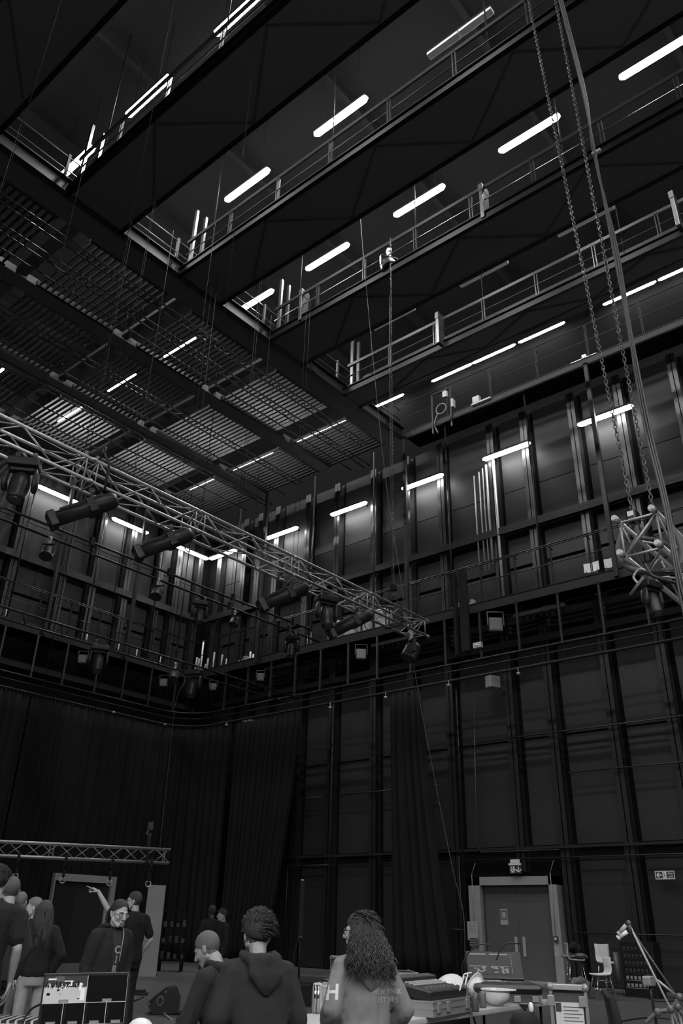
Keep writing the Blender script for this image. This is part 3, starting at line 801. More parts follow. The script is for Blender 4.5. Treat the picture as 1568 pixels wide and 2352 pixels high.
# ---- ladder lighting bars hanging at mid height
def ladder_bar(name, label, x0, x1, ya, yb, z, flat=True):
    t = thing(name, label, 'lighting bar', ((x0+x1)/2, (ya+yb)/2, z))
    for y in (ya, yb):
        b = NB(); tube(b, (x0, y, z), (x1, y, z), .026, 8); part('pipe', b, M_rail, t)
    b = NB(); x = x0+.3; k = 0
    while x < x1-.5:
        if flat: tube(b, (x, ya, z), (x+.45, yb, z), .010, 5)
        x += .9; k += 1
    if flat: part('struts', b, M_rail, t)
    return t
ladder_bar('ladder_bar', 'lower hanging ladder bar crossing in front of the left gallery', 2, 16.35, 15.15, 15.8, 7.0)
for i, (y, x1) in enumerate(((14.0, 15.3), (14.5, 16.2))):
    b = NB(); tube(b, (3, y, 8.5), (x1, y, 8.5), .028, 8)
    o = tag(part('lighting_pipe', b, M_rail), ('nearer', 'farther')[i]+' of the two hanging pipes ending left of the big truss tip', 'lighting bar')
    for k, x in enumerate((6.2, 8.3, 10.4, 12.4, 14.6)):
        xx = x+.35*i
        if i and k in (0, 2): continue
        wire(xx, y, 8.5, ZU, 'thin wire up from the %s hanging pipe, %s from the left' % (('nearer', 'farther')[i], ORD[k]))
        b = NB(); bx(b, xx-.04, xx+.04, y-.04, y+.04, 8.45, 8.62); part('pipe_clamp', b, M_chrome, o, False)
for k, x in enumerate((5, 8.6, 11.7, 14.3)):
    wire(x, 15.5, 7.0, ZU, 'thin wire up from the lower ladder bar, %s from the left' % ORD[k])
p = ypt(597, 1555, 15.6)
hang(PS, (7.6, 14.45, 8.46), away+PI, 1.25, 'small spotlight on the hanging pipe at the far left')
hang(PS, (10.45, 14.45, 8.46), away+PI, 1.25, 'small spotlight on the hanging pipe left of the moving head')
hang(PM, (11.8, 14.5, 8.45), away+PI+.4, .92, 'moving head on the hanging pipes before the corner')
hang(PS, (12.95, 14.5, 8.45), away+PI-.3, 1.1, 'small spotlight on the hanging pipe right of the moving head')
hang(PM, (15.1, 14.5, 8.45), away+PI-.4, .95, 'moving head at the far end of the hanging pipes')
hang(PM, (9.75, 15.3, 6.95), away+PI+.4, 1.0, 'moving head on the lower ladder bar at the left')
hang(PS, (11.9, 15.3, 6.95), away+PI, 1.15, 'small spotlight on the lower ladder bar between its moving heads')
hang(PM, (12.35, 15.15, 6.97), away+PI-.2, 1.05, 'moving head on the lower ladder bar nearer the corner')
# pale square floodlights
def mk_flood():
    t = thing('floodlight', 'x', 'floodlight', (0, 0, 0))
    b = NB(); bx(b, -.2, .2, -.1, .06, -.22, .2, .03); part('housing', b, M_fix2, t, False)
    b = NB(); bx(b, -.17, .17, .06, .075, -.18, .17); part('glass', b, mat('flood_glass', .1, .3), t, False)
    b = NB()
    for s in (-1, 1): bx(b, s*.24-.012, s*.24+.012, -.03, .03, -.03, .38)
    bx(b, -.25, .25, -.03, .03, .37, .39); part('bracket', b, M_fix2, t, False)
    return t
PF = mk_flood()
tow = away+PI
for i, (px, py, X, s, lab) in enumerate(((829, 1502, 23.25, .95, 'under the right gallery below the tip of the big truss'), (1138, 1434, 23.25, 1.15, 'under the right gallery near the dropper, the largest'))):
    hang(PF, xpt(px, py, X), tow, s, 'square floodlight with pale glass ' + lab)
for px, py, Y, s, lab in ((190, 1513, 15.6, .45, 'on the lower ladder bar beside its left moving head'), (376, 1567, 15.6, .45, 'on the lower ladder bar left of its right moving head'), (489, 1577, 15.6, .42, 'on the lower ladder bar at the right'), (598, 1555, 18, .55, 'hanging on a wire below the right gallery')):
    hang(PF, ypt(px, py, Y), tow, s, 'square floodlight with pale glass ' + lab)
p = ypt(598, 1545, 18); wire(p.x, p.y, p.z+.1, 14.5, 'thin wire holding the lone floodlight below the right gallery')
# pale box loudspeakers on the right wall
for px, py, lab in ((1131, 1567, 'nearer the right edge'), (570, 1664, 'nearer the corner')):
    p = xpt(px, py, 24.2)
    t = thing('wall_loudspeaker', 'pale box loudspeaker high on the right wall, ' + lab, 'loudspeaker', p, 0)
    M = TR(p, away+PI+.5, .72)
    b = NB(); bx(b, -.3, .3, -.2, .2, -.28, .28, .02, M); part('cabinet', b, M_pale, t)
    b = NB(); bx(b, -.28, .28, .2, .215, -.26, .26, 0, M); part('grille', b, mat('grille_grey', .22, .7), t)
    b = NB(); tube(b, p, (XW-.1, p.y, p.z-.1), .03, 6); path(b, bez([p+V((.2, -.2, -.3)), p+V((.2, -.35, -.36)), p+V((.3, -.1, -.4))], 6), .02, 5); part('bracket', b, M_fixture, t)
# small junction box, strip fixtures with fins below the right gallery
p = xpt(1098, 1483, XG-.05)
t = thing('junction_lamp', 'small pale lamp box on a dropper of the right gallery', 'lamp', p); b = NB(); bx(b, p.x-.1, p.x+.05, p.y-.16, p.y+.16, p.z-.1, p.z+.1, .02); part('box', b, M_pale, t)
b = NB(); ell(b, p+V((-.11, 0, 0)), .04); part('bulb', b, M_white, t)
for i, (px, py) in enumerate(((1238, 1408), (900, 1478), (640, 1535))):
    p = xpt(px, py, XG+.4); L = .95 if i < 2 else .8
    t = thing('gallery_fixture', 'long finned fixture under the right gallery, %s from the right' % ORD[i], 'lamp', p)
    b = NB(); bx(b, p.x-.1, p.x+.1, p.y-L, p.y+L, p.z, p.z+.14, .02); part('housing', b, M_fix2, t)
    b = NB()
    for yy in (p.y-L*.7, p.y+L*.7): tube(b, (p.x, yy, p.z+.1), (p.x, yy, ZG-.2), .02, 5)
    part('hangers', b, M_fixture, t)
    b = NB()
    for k in range(8): bx(b, p.x-.1, p.x+.1, p.y-L+.1+k*.24, p.y-L+.13+k*.24, p.z-.16, p.z-.02)
    part('fins', b, M_fixture, t)
# small round studs along the wall below the track
for i, (px, py) in enumerate(((1190, 1547), (1030, 1574), (885, 1602), (758, 1625), (520, 1665), (378, 1664), (261, 1636))):
    p = xpt(px, py, XG-.1) if px > 450 else ypt(px, py, YG-.1)
    b = NB(); ell(b, p, (.07, .07, .05), None, 10, 6); tube(b, p, (p.x, p.y, 9.0), .012, 5)
    tag(part('curtain_stud', b, M_pale), 'small pale knob hanging below the curtain track, %s from the right' % ORD[i], 'knob')

# ---- end of a second truss on the right, with its chains, cables and moving head
tx = 6.72
tr2 = box_truss('box_truss', 'aluminium box truss end pointing out of the right edge', tx, tx+4.4, 2.0, 2.345, 4.49, 4.84, [tx+2.2], .5, .026, .012)
for y, z in ((2.0, 4.84), (2.345, 4.84), (2.0, 4.49), (2.345, 4.49)):
    b = NB(); tube(b, (tx-.06, y, z), (tx, y, z), .024, 12); part('coupler', b, M_plate, tr2)
q1, q2 = xpt(1452, 1176, tx+.35), xpt(1499, 1168, tx+.2)
top1, top2 = xpt(1213, 0, tx+.35), xpt(1275, 0, tx+.2)
e1, e2 = (top1-q1)*1.6, (top2-q2)*1.6
chain(q1+V((0, 0, .02)), q1+e1, 'hoist_chain', 'left hoist chain coming down to the hook on the right truss', .048, .0065)
chain(q2+V((0, 0, .0)), q2+e2, 'hoist_chain', 'right hoist chain coming down to the corner of the right truss', .048, .0065)
t = thing('chain_hook_block', 'black hoist hook block inside the right truss end', 'hook', q1)
b = NB(); bx(b, q1.x-.07, q1.x+.07, q1.y-.05, q1.y+.05, q1.z-.12, q1.z+.0, .02); part('block', b, M_blackplastic, t)
b = NB(); path(b, bez([q1+V((0, 0, -.12)), q1+V((0, .05, -.2)), q1+V((0, .02, -.28)), q1+V((0, -.05, -.24)), q1+V((0, -.06, -.19))], 6), .014, 6); part('hook', b, M_fixture, t)
b = NB(); bx(b, q1.x-.075, q1.x-.07, q1.y-.03, q1.y+.03, q1.z-.07, q1.z-.02); part('plate', b, M_paper, t)
t = thing('load_sling', 'wide grey roundsling lettered WLL 2000KG under the right truss', 'sling', (tx+.3, 2.17, 4.4))
b = NB()
for dx in (.2, .28): path(b, bez([(tx+dx, 2.34, 4.86), (tx+dx-.06, 2.42, 4.6), (tx+dx-.02, 2.36, 4.42), (tx+dx+.12, 2.17, 4.38), (tx+dx+.2, 1.98, 4.42), (tx+dx+.2, 1.93, 4.6), (tx+dx+.1, 1.99, 4.88)], 8), .024, 8)
path(b, bez([q1+V((0, 0, -.27)), (tx+.28, 2.3, 4.7), (tx+.2, 2.4, 4.5)], 8), .02, 8)
path(b, bez([q1+V((0, 0, -.27)), (tx+.5, 2.1, 4.72), (tx+.6, 1.95, 4.5)], 8), .02, 8); part('webbing', b, M_sling, t)
text_part('lettering', 'WLL 2000KG', .042, M_black, t, facing(xpt(1500, 1312, tx+.2), (-1, -.9, -.5)) @ Matrix.Rotation(math.radians(2), 4, 'Z'), .001)
# cable bundle
for i, off in enumerate((0, .035, .07)):
    pts = [xpt(1283+i*4, 0, tx+.1+off), xpt(1335+i*5, 200+i*8, tx+.1+off), xpt(1366-i*2, 350, tx+.1+off), xpt(1405+i*5, 560, tx+.1+off), xpt(1443+i*3, 760, tx+.1), xpt(1478+i*6, 970, tx+.05), xpt(1522+i*5, 1150, tx+.02+off), xpt(1547+i*5, 1290, tx), xpt(1568+i*8, 1400, tx)]
    p0 = pts[0]+(pts[0]-pts[1])*.9
    pe = pts[-1]+V((.05, -.02, -1.2)); pts += [pe, V((pe.x+.1, pe.y-.1, .4)), V((pe.x+.3, pe.y-.3, .02))]
    b = NB(); path(b, bez([p0]+pts, 8), .012, 6); tag(part('power_cable', b, M_cable), ('left', 'middle', 'right')[i]+' cable of the bundle falling past the right truss', 'cable', 'cable bundle at the right')
b = NB(); p = xpt(1368, 350, tx+.12); bx(b, p.x-.02, p.x+.02, p.y-.06, p.y+.05, p.z-.02, p.z+.02, .006, None); tag(part('cable_tie', b, M_pale), 'pale tie gathering the cable bundle at the right', 'cable tie')
hang(PM, xpt(1490, 1328, tx+.2), away+PI+.5, .5, 'moving head hanging below the right truss end')
b = NB(); path(b, bez([(tx+.15, 2.2, 4.4), (tx+.05, 2.1, 4.22), (tx+.3, 1.9, 4.2), (tx+.5, 1.85, 4.5)], 8), .016, 6); path(b, bez([(tx+.3, 2.1, 4.35), (tx+.2, 1.95, 4.28), (tx+.5, 1.7, 4.4), (tx+.6, 1.8, 4.7)], 8), .012, 6)
tag(part('power_cable', b, M_cableb), 'looped black cables under the right truss end', 'cable')
t = thing('clamp_handle', 'steel clamp with a dark rod sticking out below the right truss', 'clamp', (tx+.1, 2.3, 4.3))
p0, p1 = xpt(1478, 1325, tx+.1), xpt(1447, 1367, tx+.1)
b = NB(); tube(b, p0, p1, .016, 8); part('rod', b, M_fix2, t)
b = NB(); path(b, bez([p0+V((0, .06, -.05)), p0+V((0, .09, .02)), p0+V((0, .03, .08)), p0+V((0, -.04, .05))], 6), .012, 6); part('hook', b, M_alu2, t)

# ---- small truss at lower left with hanging straps
zt, zb_ = 2.80, 2.53
A, B_ = zpt(388, 1953, zt), zpt(0, 1934, zt)
A.z = B_.z = 0; dd = (B_-A).normalized(); nn = V((-dd.y, dd.x, 0)); Ltr = (B_-A).length+2.5
tsm = thing('flat_truss', 'small aluminium truss hung low at the left above the people', 'truss', A+dd*Ltr/2+V((0, 0, zb_)))
for o_ in (0, .27):
    for z in (zt, zb_):
        b = NB(); q = A+nn*o_; tube(b, q+V((0, 0, z)), q+dd*Ltr+V((0, 0, z)), .025, 10); part('chord', b, M_alu, tsm)
    b = NB(); n = int(Ltr/.32)
    for k in range(n):
        s = Ltr*k/n; e = Ltr*(k+1)/n; zz = (zt, zb_) if (k % 2 == 0) ^ (o_ > 0) else (zb_, zt)
        tube(b, A+nn*o_+dd*s+V((0, 0, zz[0])), A+nn*o_+dd*e+V((0, 0, zz[1])), .010, 6)
    for s in (.12, 2.44, 2.52, 4.9): tube(b, A+nn*o_+dd*s+V((0, 0, zt)), A+nn*o_+dd*s+V((0, 0, zb_)), .010, 6)
    part('bracing', b, M_alu2, tsm)
dA = lambda px: (zpt(px, 1965, 2.66)-A-V((0, 0, 2.66))).dot(dd)
for i, (px, y1, lab) in enumerate(((350, 2031, 'near its right end'), (256, 2028, 'second from its right end'), (150, 2022, 'second from the left edge'), (49, 2014, 'by the left edge'))):
    s = dA(px); q = A+dd*s+nn*.135; zz = ypt(px, y1, q.y).z
    t = thing('hanging_strap', 'black strap with a steel ring over the small left truss, ' + lab, 'strap', q+V((0, 0, zb_)))
    b = NB(); path(b, [q+nn*.17+V((0, 0, zb_-.03)), q+nn*.17+V((0, 0, zb_+.04)), q-nn*.17+V((0, 0, zb_+.04)), q-nn*.17+V((0, 0, zb_-.03)), q+V((0, 0, zb_-.2)), q+nn*.17+V((0, 0, zb_-.03))], .03, 5); path(b, [q+V((0, 0, zb_-.15)), q+V((0, 0, zz+.05))], .028, 5); part('webbing', b, M_strap, t)
    b = NB(); path(b, [q+V((0, 0, zz))+dd*.055*math.sin(a)+V((0, 0, .055*math.cos(a))) for a in [k*PI/8 for k in range(17)]], .014, 6); part('ring', b, M_alu, t)
s = dA(338); q = A+dd*s+nn*.135
t = thing('lifting_hook', 'black hook and sling lifting the right end of the small left truss', 'hook', q+V((0, 0, zt+.4)))
b = NB(); path(b, [q+nn*.16+V((0, 0, zb_-.04)), q+nn*.1+V((0, 0, zt+.1)), q+V((0, 0, zt+.3)), q-nn*.1+V((0, 0, zt+.1)), q-nn*.16+V((0, 0, zb_-.04)), q+nn*.16+V((0, 0, zb_-.04))], .035, 6); part('webbing', b, M_strap, t)
b = NB(); bx(b, q.x-.05, q.x+.05, q.y-.05, q.y+.05, zt+.38, zt+.55, .02); path(b, bez([q+V((0, 0, zt+.4)), q+dd*.06+V((0, 0, zt+.32)), q+V((0, 0, zt+.26)), q-dd*.05+V((0, 0, zt+.3))], 6), .018, 6); part('hook', b, M_fix2, t)
wire(q.x, q.y, zt+.5, ZU, 'wire rising from the hook of the small left truss', .008)
s = dA(368); q = A+dd*s+nn*.135
b = NB(); path(b, bez([q+V((0, 0, zt)), q+V((-.02, 0, 4.6)), q+V((.0, 0, 6.2)), q+V((.35, -.2, 6.9))], 10), .007, 5); tag(part('slack_line', b, M_cable), 'pale slack line hanging at the right end of the small left truss', 'line')
for i, x in enumerate((9.7, 12.1)):
    p = zpt((30, 170)[i], 1930, 2.8); wire(p.x, p.y, 2.8, ZU, 'wire rising from the small left truss, ' + ('by the left edge', 'in the middle')[i], .009)

# ---- things standing on the galleries
p = xpt(1355, 1278, XG+.5)
for i, (px, w, h) in enumerate(((1355, .26, .38), (1397, .17, .36), (1437, .1, .33))):
    q = xpt(px, 1282, XG+.4); z = ZG+.35
    t = thing('paper_board', 'white curved sheet standing on the right gallery, ' + ('the widest', 'middle of three', 'behind the right truss')[i], 'sheet', (q.x, q.y, ZG))
    b = NB()
    for k in range(9):
        y0 = q.y-w+2*w*k/9; zz = .04*abs(k-4)/4
        bx(b, q.x, q.x+.01, y0, y0+2*w/9+.002, z-.1+zz, z+h*.6+zz*.5)
    part('sheet', b, M_white, t)
    b = NB()
    for yy in (-w*.7, w*.7): tube(b, (q.x+.01, q.y+yy, ZG-.1), (q.x+.01, q.y+yy, z), .015, 5)
    part('leg', b, M_chrome, t)
for i, (px, py, w) in enumerate(((1047, 1379, .17), (1079, 1372, .16), (560, 1503, .25))):
    q = xpt(px, py, XG+.4)
    b = NB(); bx(b, q.x-.1, q.x+.1, q.y-w, q.y+w, ZG-.17, ZG+.2, .02); bx(b, q.x-.1, q.x+.1, q.y-w, q.y-w*.3, ZG+.2, ZG+.32)
    tag(part('white_box', b, M_pale), 'small pale box on the right gallery deck, ' + ('left of a pair', 'right of a pair', 'near the corner')[i], 'box')
for i, px in enumerate((773, 809, 842, 880)):
    q = xpt(px, 1440, XG+.55)
    t = thing('pale_drum', 'pale ribbed drum standing on the right gallery behind the big truss, %s from the left' % ORD[i], 'drum', (q.x, q.y, ZG-.17))
    b = NB(); lathe(b, [(.001, 0), (.36, 0)]+[(.36+(.012 if k % 2 else 0), .03+.055*k) for k in range(17)]+[(.34, 1.0), (.25, 1.06), (.001, 1.1)], (q.x, q.y, ZG-.17), 24); part('shell', b, mat('drum_grey', .3, .45), t)
    b = NB(); lathe(b, [(.37, .92), (.38, .94), (.37, .96)], (q.x, q.y, ZG-.17), 24); part('rim', b, M_pale, t)
for i, (px, py, h) in enumerate(((447, 1532, .95), (454, 1531, .85), (461, 1530, 1.7), (469, 1527, .5), (475, 1525, .75), (490, 1521, 1.0), (506, 1518, .75), (519, 1514, .5), (575, 1500, .55), (579, 1499, .4), (706, 1470, .6), (712, 1468, .75))):
    q = xpt(px, py, XG+.5)
    b = NB(); tube(b, (q.x, q.y, ZG-.17), (q.x+.05, q.y+.05*(i % 3-1), ZG+h), .045 if i != 2 else .04, 8)
    if i in (3,): bx(b, q.x-.1, q.x+.1, q.y-.12, q.y+.12, ZG+.05, ZG+.3, .02)
    tag(part('upright_tube', b, M_white if i in (2, 8, 9, 11) else M_pale), 'pale upright tube leaning on the right gallery near the corner, %s from the left' % ORD[i], 'tube')
for i, (px, py) in enumerate(((62, 1410), (240, 1453), (345, 1480))):
    q = ypt(px, py, YG+.25); w = (1.7, 1.6, 1.3)[i]/2
    t = thing('metal_frame', 'low bright metal frame on the left gallery deck, ' + ('leftmost', 'middle', 'rightmost')[i]+' of three', 'frame', (q.x, q.y, ZG))
    b = NB(); z1 = ZG+.42
    for a, c in (((-w, z1), (w, z1)), ((-w, ZG-.15), (-w, z1)), ((w, ZG-.15), (w, z1))): tube(b, (q.x+a[0], q.y, a[1]), (q.x+c[0], q.y, c[1]), .028, 8)
    part('tube_frame', b, M_paper, t)
    b = NB(); bx(b, q.x-w+.1, q.x+w-.1, q.y+.05, q.y+.1, ZG-.16, ZG+.12); part('panel', b, M_grey, t)
# dark box and ducts on the right gallery posts
b = NB(); p = xpt(1062, 1330, XG-.1); bx(b, p.x-.06, p.x+.06, p.y-.17, p.y+.17, 9.9, 13.0, .02); bx(b, p.x-.1, p.x+.1, p.y+.3, p.y+.4, 9.8, 12.9)
tag(part('cable_trunking', b, M_curtain), 'dark vertical cable trunking fixed on the front of the right gallery', 'trunking')
# bright conduits on the upper right wall
for i, (y, r, z0, z1) in enumerate(((13.62, .03, 13.2, 17.5), (13.45, .03, 13.2, 17.6), (13.28, .05, 13.4, 17.7), (13.85, .03, 13.2, 17.4), (12.95, .06, 11.6, 17.8))):
    b = NB(); tube(b, (XW-.45, y, z0), (XW-.45, y, z1), r, 8); tag(part('conduit_pipe', b, M_alu2), 'shiny conduit on the upper right wall, %s of the group' % ORD[i], 'pipe', 'conduits on the right wall')
# rope, lamps and box on the upper gallery
q = xpt(1014, 940, XG-.05)
t = thing('control_cabinet', 'open frame with coiled cable on the upper right gallery', 'frame', q)
b = NB()
for y in (q.y-.45, q.y+.45): bx(b, q.x-.03, q.x+.03, y-.03, y+.03, q.z-1.0, q.z+.9)
bx(b, q.x-.03, q.x+.03, q.y-.45, q.y+.45, q.z+.85, q.z+.9); part('frame', b, M_column, t)
b = NB(); path(b, [q+V((-.04, .24*math.sin(a), .24*math.cos(a))) for a in [k*PI/10 for k in range(21)]], .03, 6); path(b, bez([q+V((-.04, .2, -.2)), q+V((-.04, .35, -.6)), q+V((-.04, .2, -1.1))], 6), .03, 6); part('cable_coil', b, M_grey, t)
b = NB(); bx(b, q.x-.1, q.x+.1, q.y-.6, q.y-.5, q.z-.15, q.z+.25, .02); bx(b, q.x-.08, q.x+.08, q.y-.3, q.y-.1, q.z+.5, q.z+.8, .03); part('box', b, M_pale, t)
q = xpt(1102, 921, XG-.02)
t = thing('floor_socket_box', 'small pale box with a strip on the edge of the upper right gallery', 'box', q); b = NB(); bx(b, q.x-.1, q.x+.1, q.y-.5, q.y+.35, q.z-.12, q.z-.05); bx(b, q.x-.1, q.x+.1, q.y+.0, q.y+.3, q.z-.05, q.z+.25, .03); part('box', b, M_pale, t)
q = xpt(1342, 828, XG+.2)
b = NB(); bx(b, q.x-.1, q.x+.1, q.y-.5, q.y+.5, q.z-.08, q.z+.06); bx(b, q.x-.1, q.x+.1, q.y-.1, q.y+.05, q.z-.2, q.z+.2); tag(part('pale_bracket', b, M_white), 'small bright bracket on the upper right gallery behind the chains', 'bracket')
q = zpt(889, 610, ZU+.5)
hang(PS, (15.4, q.y, ZU+1.2), away+PI+.3, 2.6, 'large spot lamp clamped on the edge of the fourth gantry')
for i, (px, py, a) in enumerate(((697, 705, 0), (1112, 468, 0), (1010, 757, 1), (1552, 485, 1), (1030, 540, 2))):
    if i == 4: continue
    q = zpt(px, py, ZU+.8)
    b = NB(); bx(b, q.x-.18, q.x+.18, q.y-.06, q.y+.06, ZU+.1, ZU+1.5, .01); bx(b, q.x-.2, q.x+.2, q.y-.07, q.y+.07, ZU+1.2, ZU+1.45)
    tag(part('cabinet_panel', b, M_column), 'grey upright box on a gantry, ' + ('beside the end posts of the fourth gantry', 'right of a strip light of the fourth gantry', 'tilted on the fifth gantry', 'at the right edge')[i], 'box')
# ================================================================ people
M_skin = mat('skin', .42, .5, 0, .08, 9)
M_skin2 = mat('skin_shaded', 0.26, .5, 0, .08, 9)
M_lip = mat('lip', .2, .5)
M_hair_d = mat('dark_hair', .022, .6, 0, .4, 120, 0.5, 260)
M_hair_m = mat('brown_hair', .05, .6, 0, .4, 120, 0.5, 260)
M_hair_l = mat('fair_hair', .2, .6, 0, .3, 120, 0.5, 260)
M_hair_g = mat('dark_blond_hair', .1, .6, 0, .35, 120, 0.5, 260)
M_cl_black = mat('black_cotton', 0.008, .9, 0, .2, 12, .25, 22)
M_cl_dark = mat('charcoal_fleece', 0.015, .95, 0, .2, 12, .25, 18)
M_cl_dark2 = mat('dark_grey_fleece', 0.03, .95, 0, .2, 12, .25, 18)
M_cl_grey = mat('grey_fleece', .19, .95, 0, .1, 10, .25, 14)
M_cl_pale = mat('pale_twill', .36, .9, 0, .1, 10, .2, 18)
M_cl_shirt = mat('pale_shirt', .3, .9, 0, .1, 10, .2, 18)
M_jean = mat('grey_denim', .17, .9, 0, .12, 12, .2, 18)
M_print = mat('white_print', .62, .8)
M_print2 = mat('grey_print', .34, .8)
M_shoe = mat('black_shoe', .012, .5)
M_eyew = mat('eye_white', .6, .3)
M_lens = mat('spectacle_lens', .14, .1)

def remesh(bm, vox, smooth=4, wr=0.0, seed=0, wscale=6.0, keep=None):
    me = bpy.data.meshes.new('tmp'); bmesh.ops.recalc_face_normals(bm, faces=bm.faces); bm.to_mesh(me); bm.free()
    o = bpy.data.objects.new('tmp', me); COL.objects.link(o)
    m = o.modifiers.new('r', 'REMESH'); m.mode = 'VOXEL'; m.voxel_size = vox; m.use_smooth_shade = True
    if smooth:
        s = o.modifiers.new('s', 'SMOOTH'); s.iterations = smooth; s.factor = .5
    bpy.context.view_layer.update()
    out = bpy.data.meshes.new_from_object(o.evaluated_get(bpy.context.evaluated_depsgraph_get()))
    bpy.data.objects.remove(o); bpy.data.meshes.remove(me)
    if wr:
        off = V((seed*3.1, seed*1.7, seed))
        ns = [v.normal.copy() for v in out.vertices]
        for v, n in zip(out.vertices, ns):
            q = V((v.co.x*1.6, v.co.y*1.6, v.co.z*.9))*wscale+off
            d = noise.noise(q)+.5*noise.noise(q*2.1)
            v.co += n*(wr*(abs(d)*2-.6))
    for p in out.polygons: p.use_smooth = True
    return out
def add_hand(bm, wrist, fdir, palm, s=1.0, curl=(.35, .4, .45, .5), side=1, thumb=.5, point=False):
    """fdir: where the fingers go; palm: outward normal of the palm; the thumb leaves on the side fdir x palm * side"""
    f = V(fdir).normalized(); n = V(palm); n = (n-f*n.dot(f)).normalized(); t = f.cross(n)*side
    w = V(wrist)
    for k in range(4):                                   # palm: four metacarpals side by side
        o = t*(.031-.0205*k)
        caps(bm, w+t*(.014-.009*k)*s+f*.01*s, .016*s, w+(o+f*(.092-.004*abs(k-1)))*s, .0125*s, 8)
    L = ((.046, .027, .022), (.05, .031, .024), (.046, .029, .023), (.036, .022, .02))
    for k in range(4):
        p = w+(t*(.033-.0225*k)+f*(.092-.004*abs(k-1)))*s; a = 0.0; c = curl[k]
        if point and k == 0: c = .05
        elif point: c = 1.35
        sp = t*(.06-.045*k)
        for j in range(3):
            a += c*(.7, 1.0, .8)[j]
            d = ((f+sp)*math.cos(a)+n*math.sin(a)).normalized(); q = p+d*L[k][j]*s
            caps(bm, p, (.0092-.0008*j)*s, q, (.0086-.0010*j)*s, 8); p = q
    p = w+(t*.026+f*.02+n*.008)*s; d = (t*.75+f*.7+n*.25).normalized()
    q = p+d*.045*s; caps(bm, p, .014*s, q, .011*s, 8)
    d2 = (t*(.45-thumb*.4)+f*.9+n*(.2+.3*thumb)).normalized(); q2 = q+d2*.032*s; caps(bm, q, .0105*s, q2, .0098*s, 8)
    q3 = q2+(d2+f*.2).normalized()*.025*s; caps(bm, q2, .0098*s, q3, .008*s, 8)

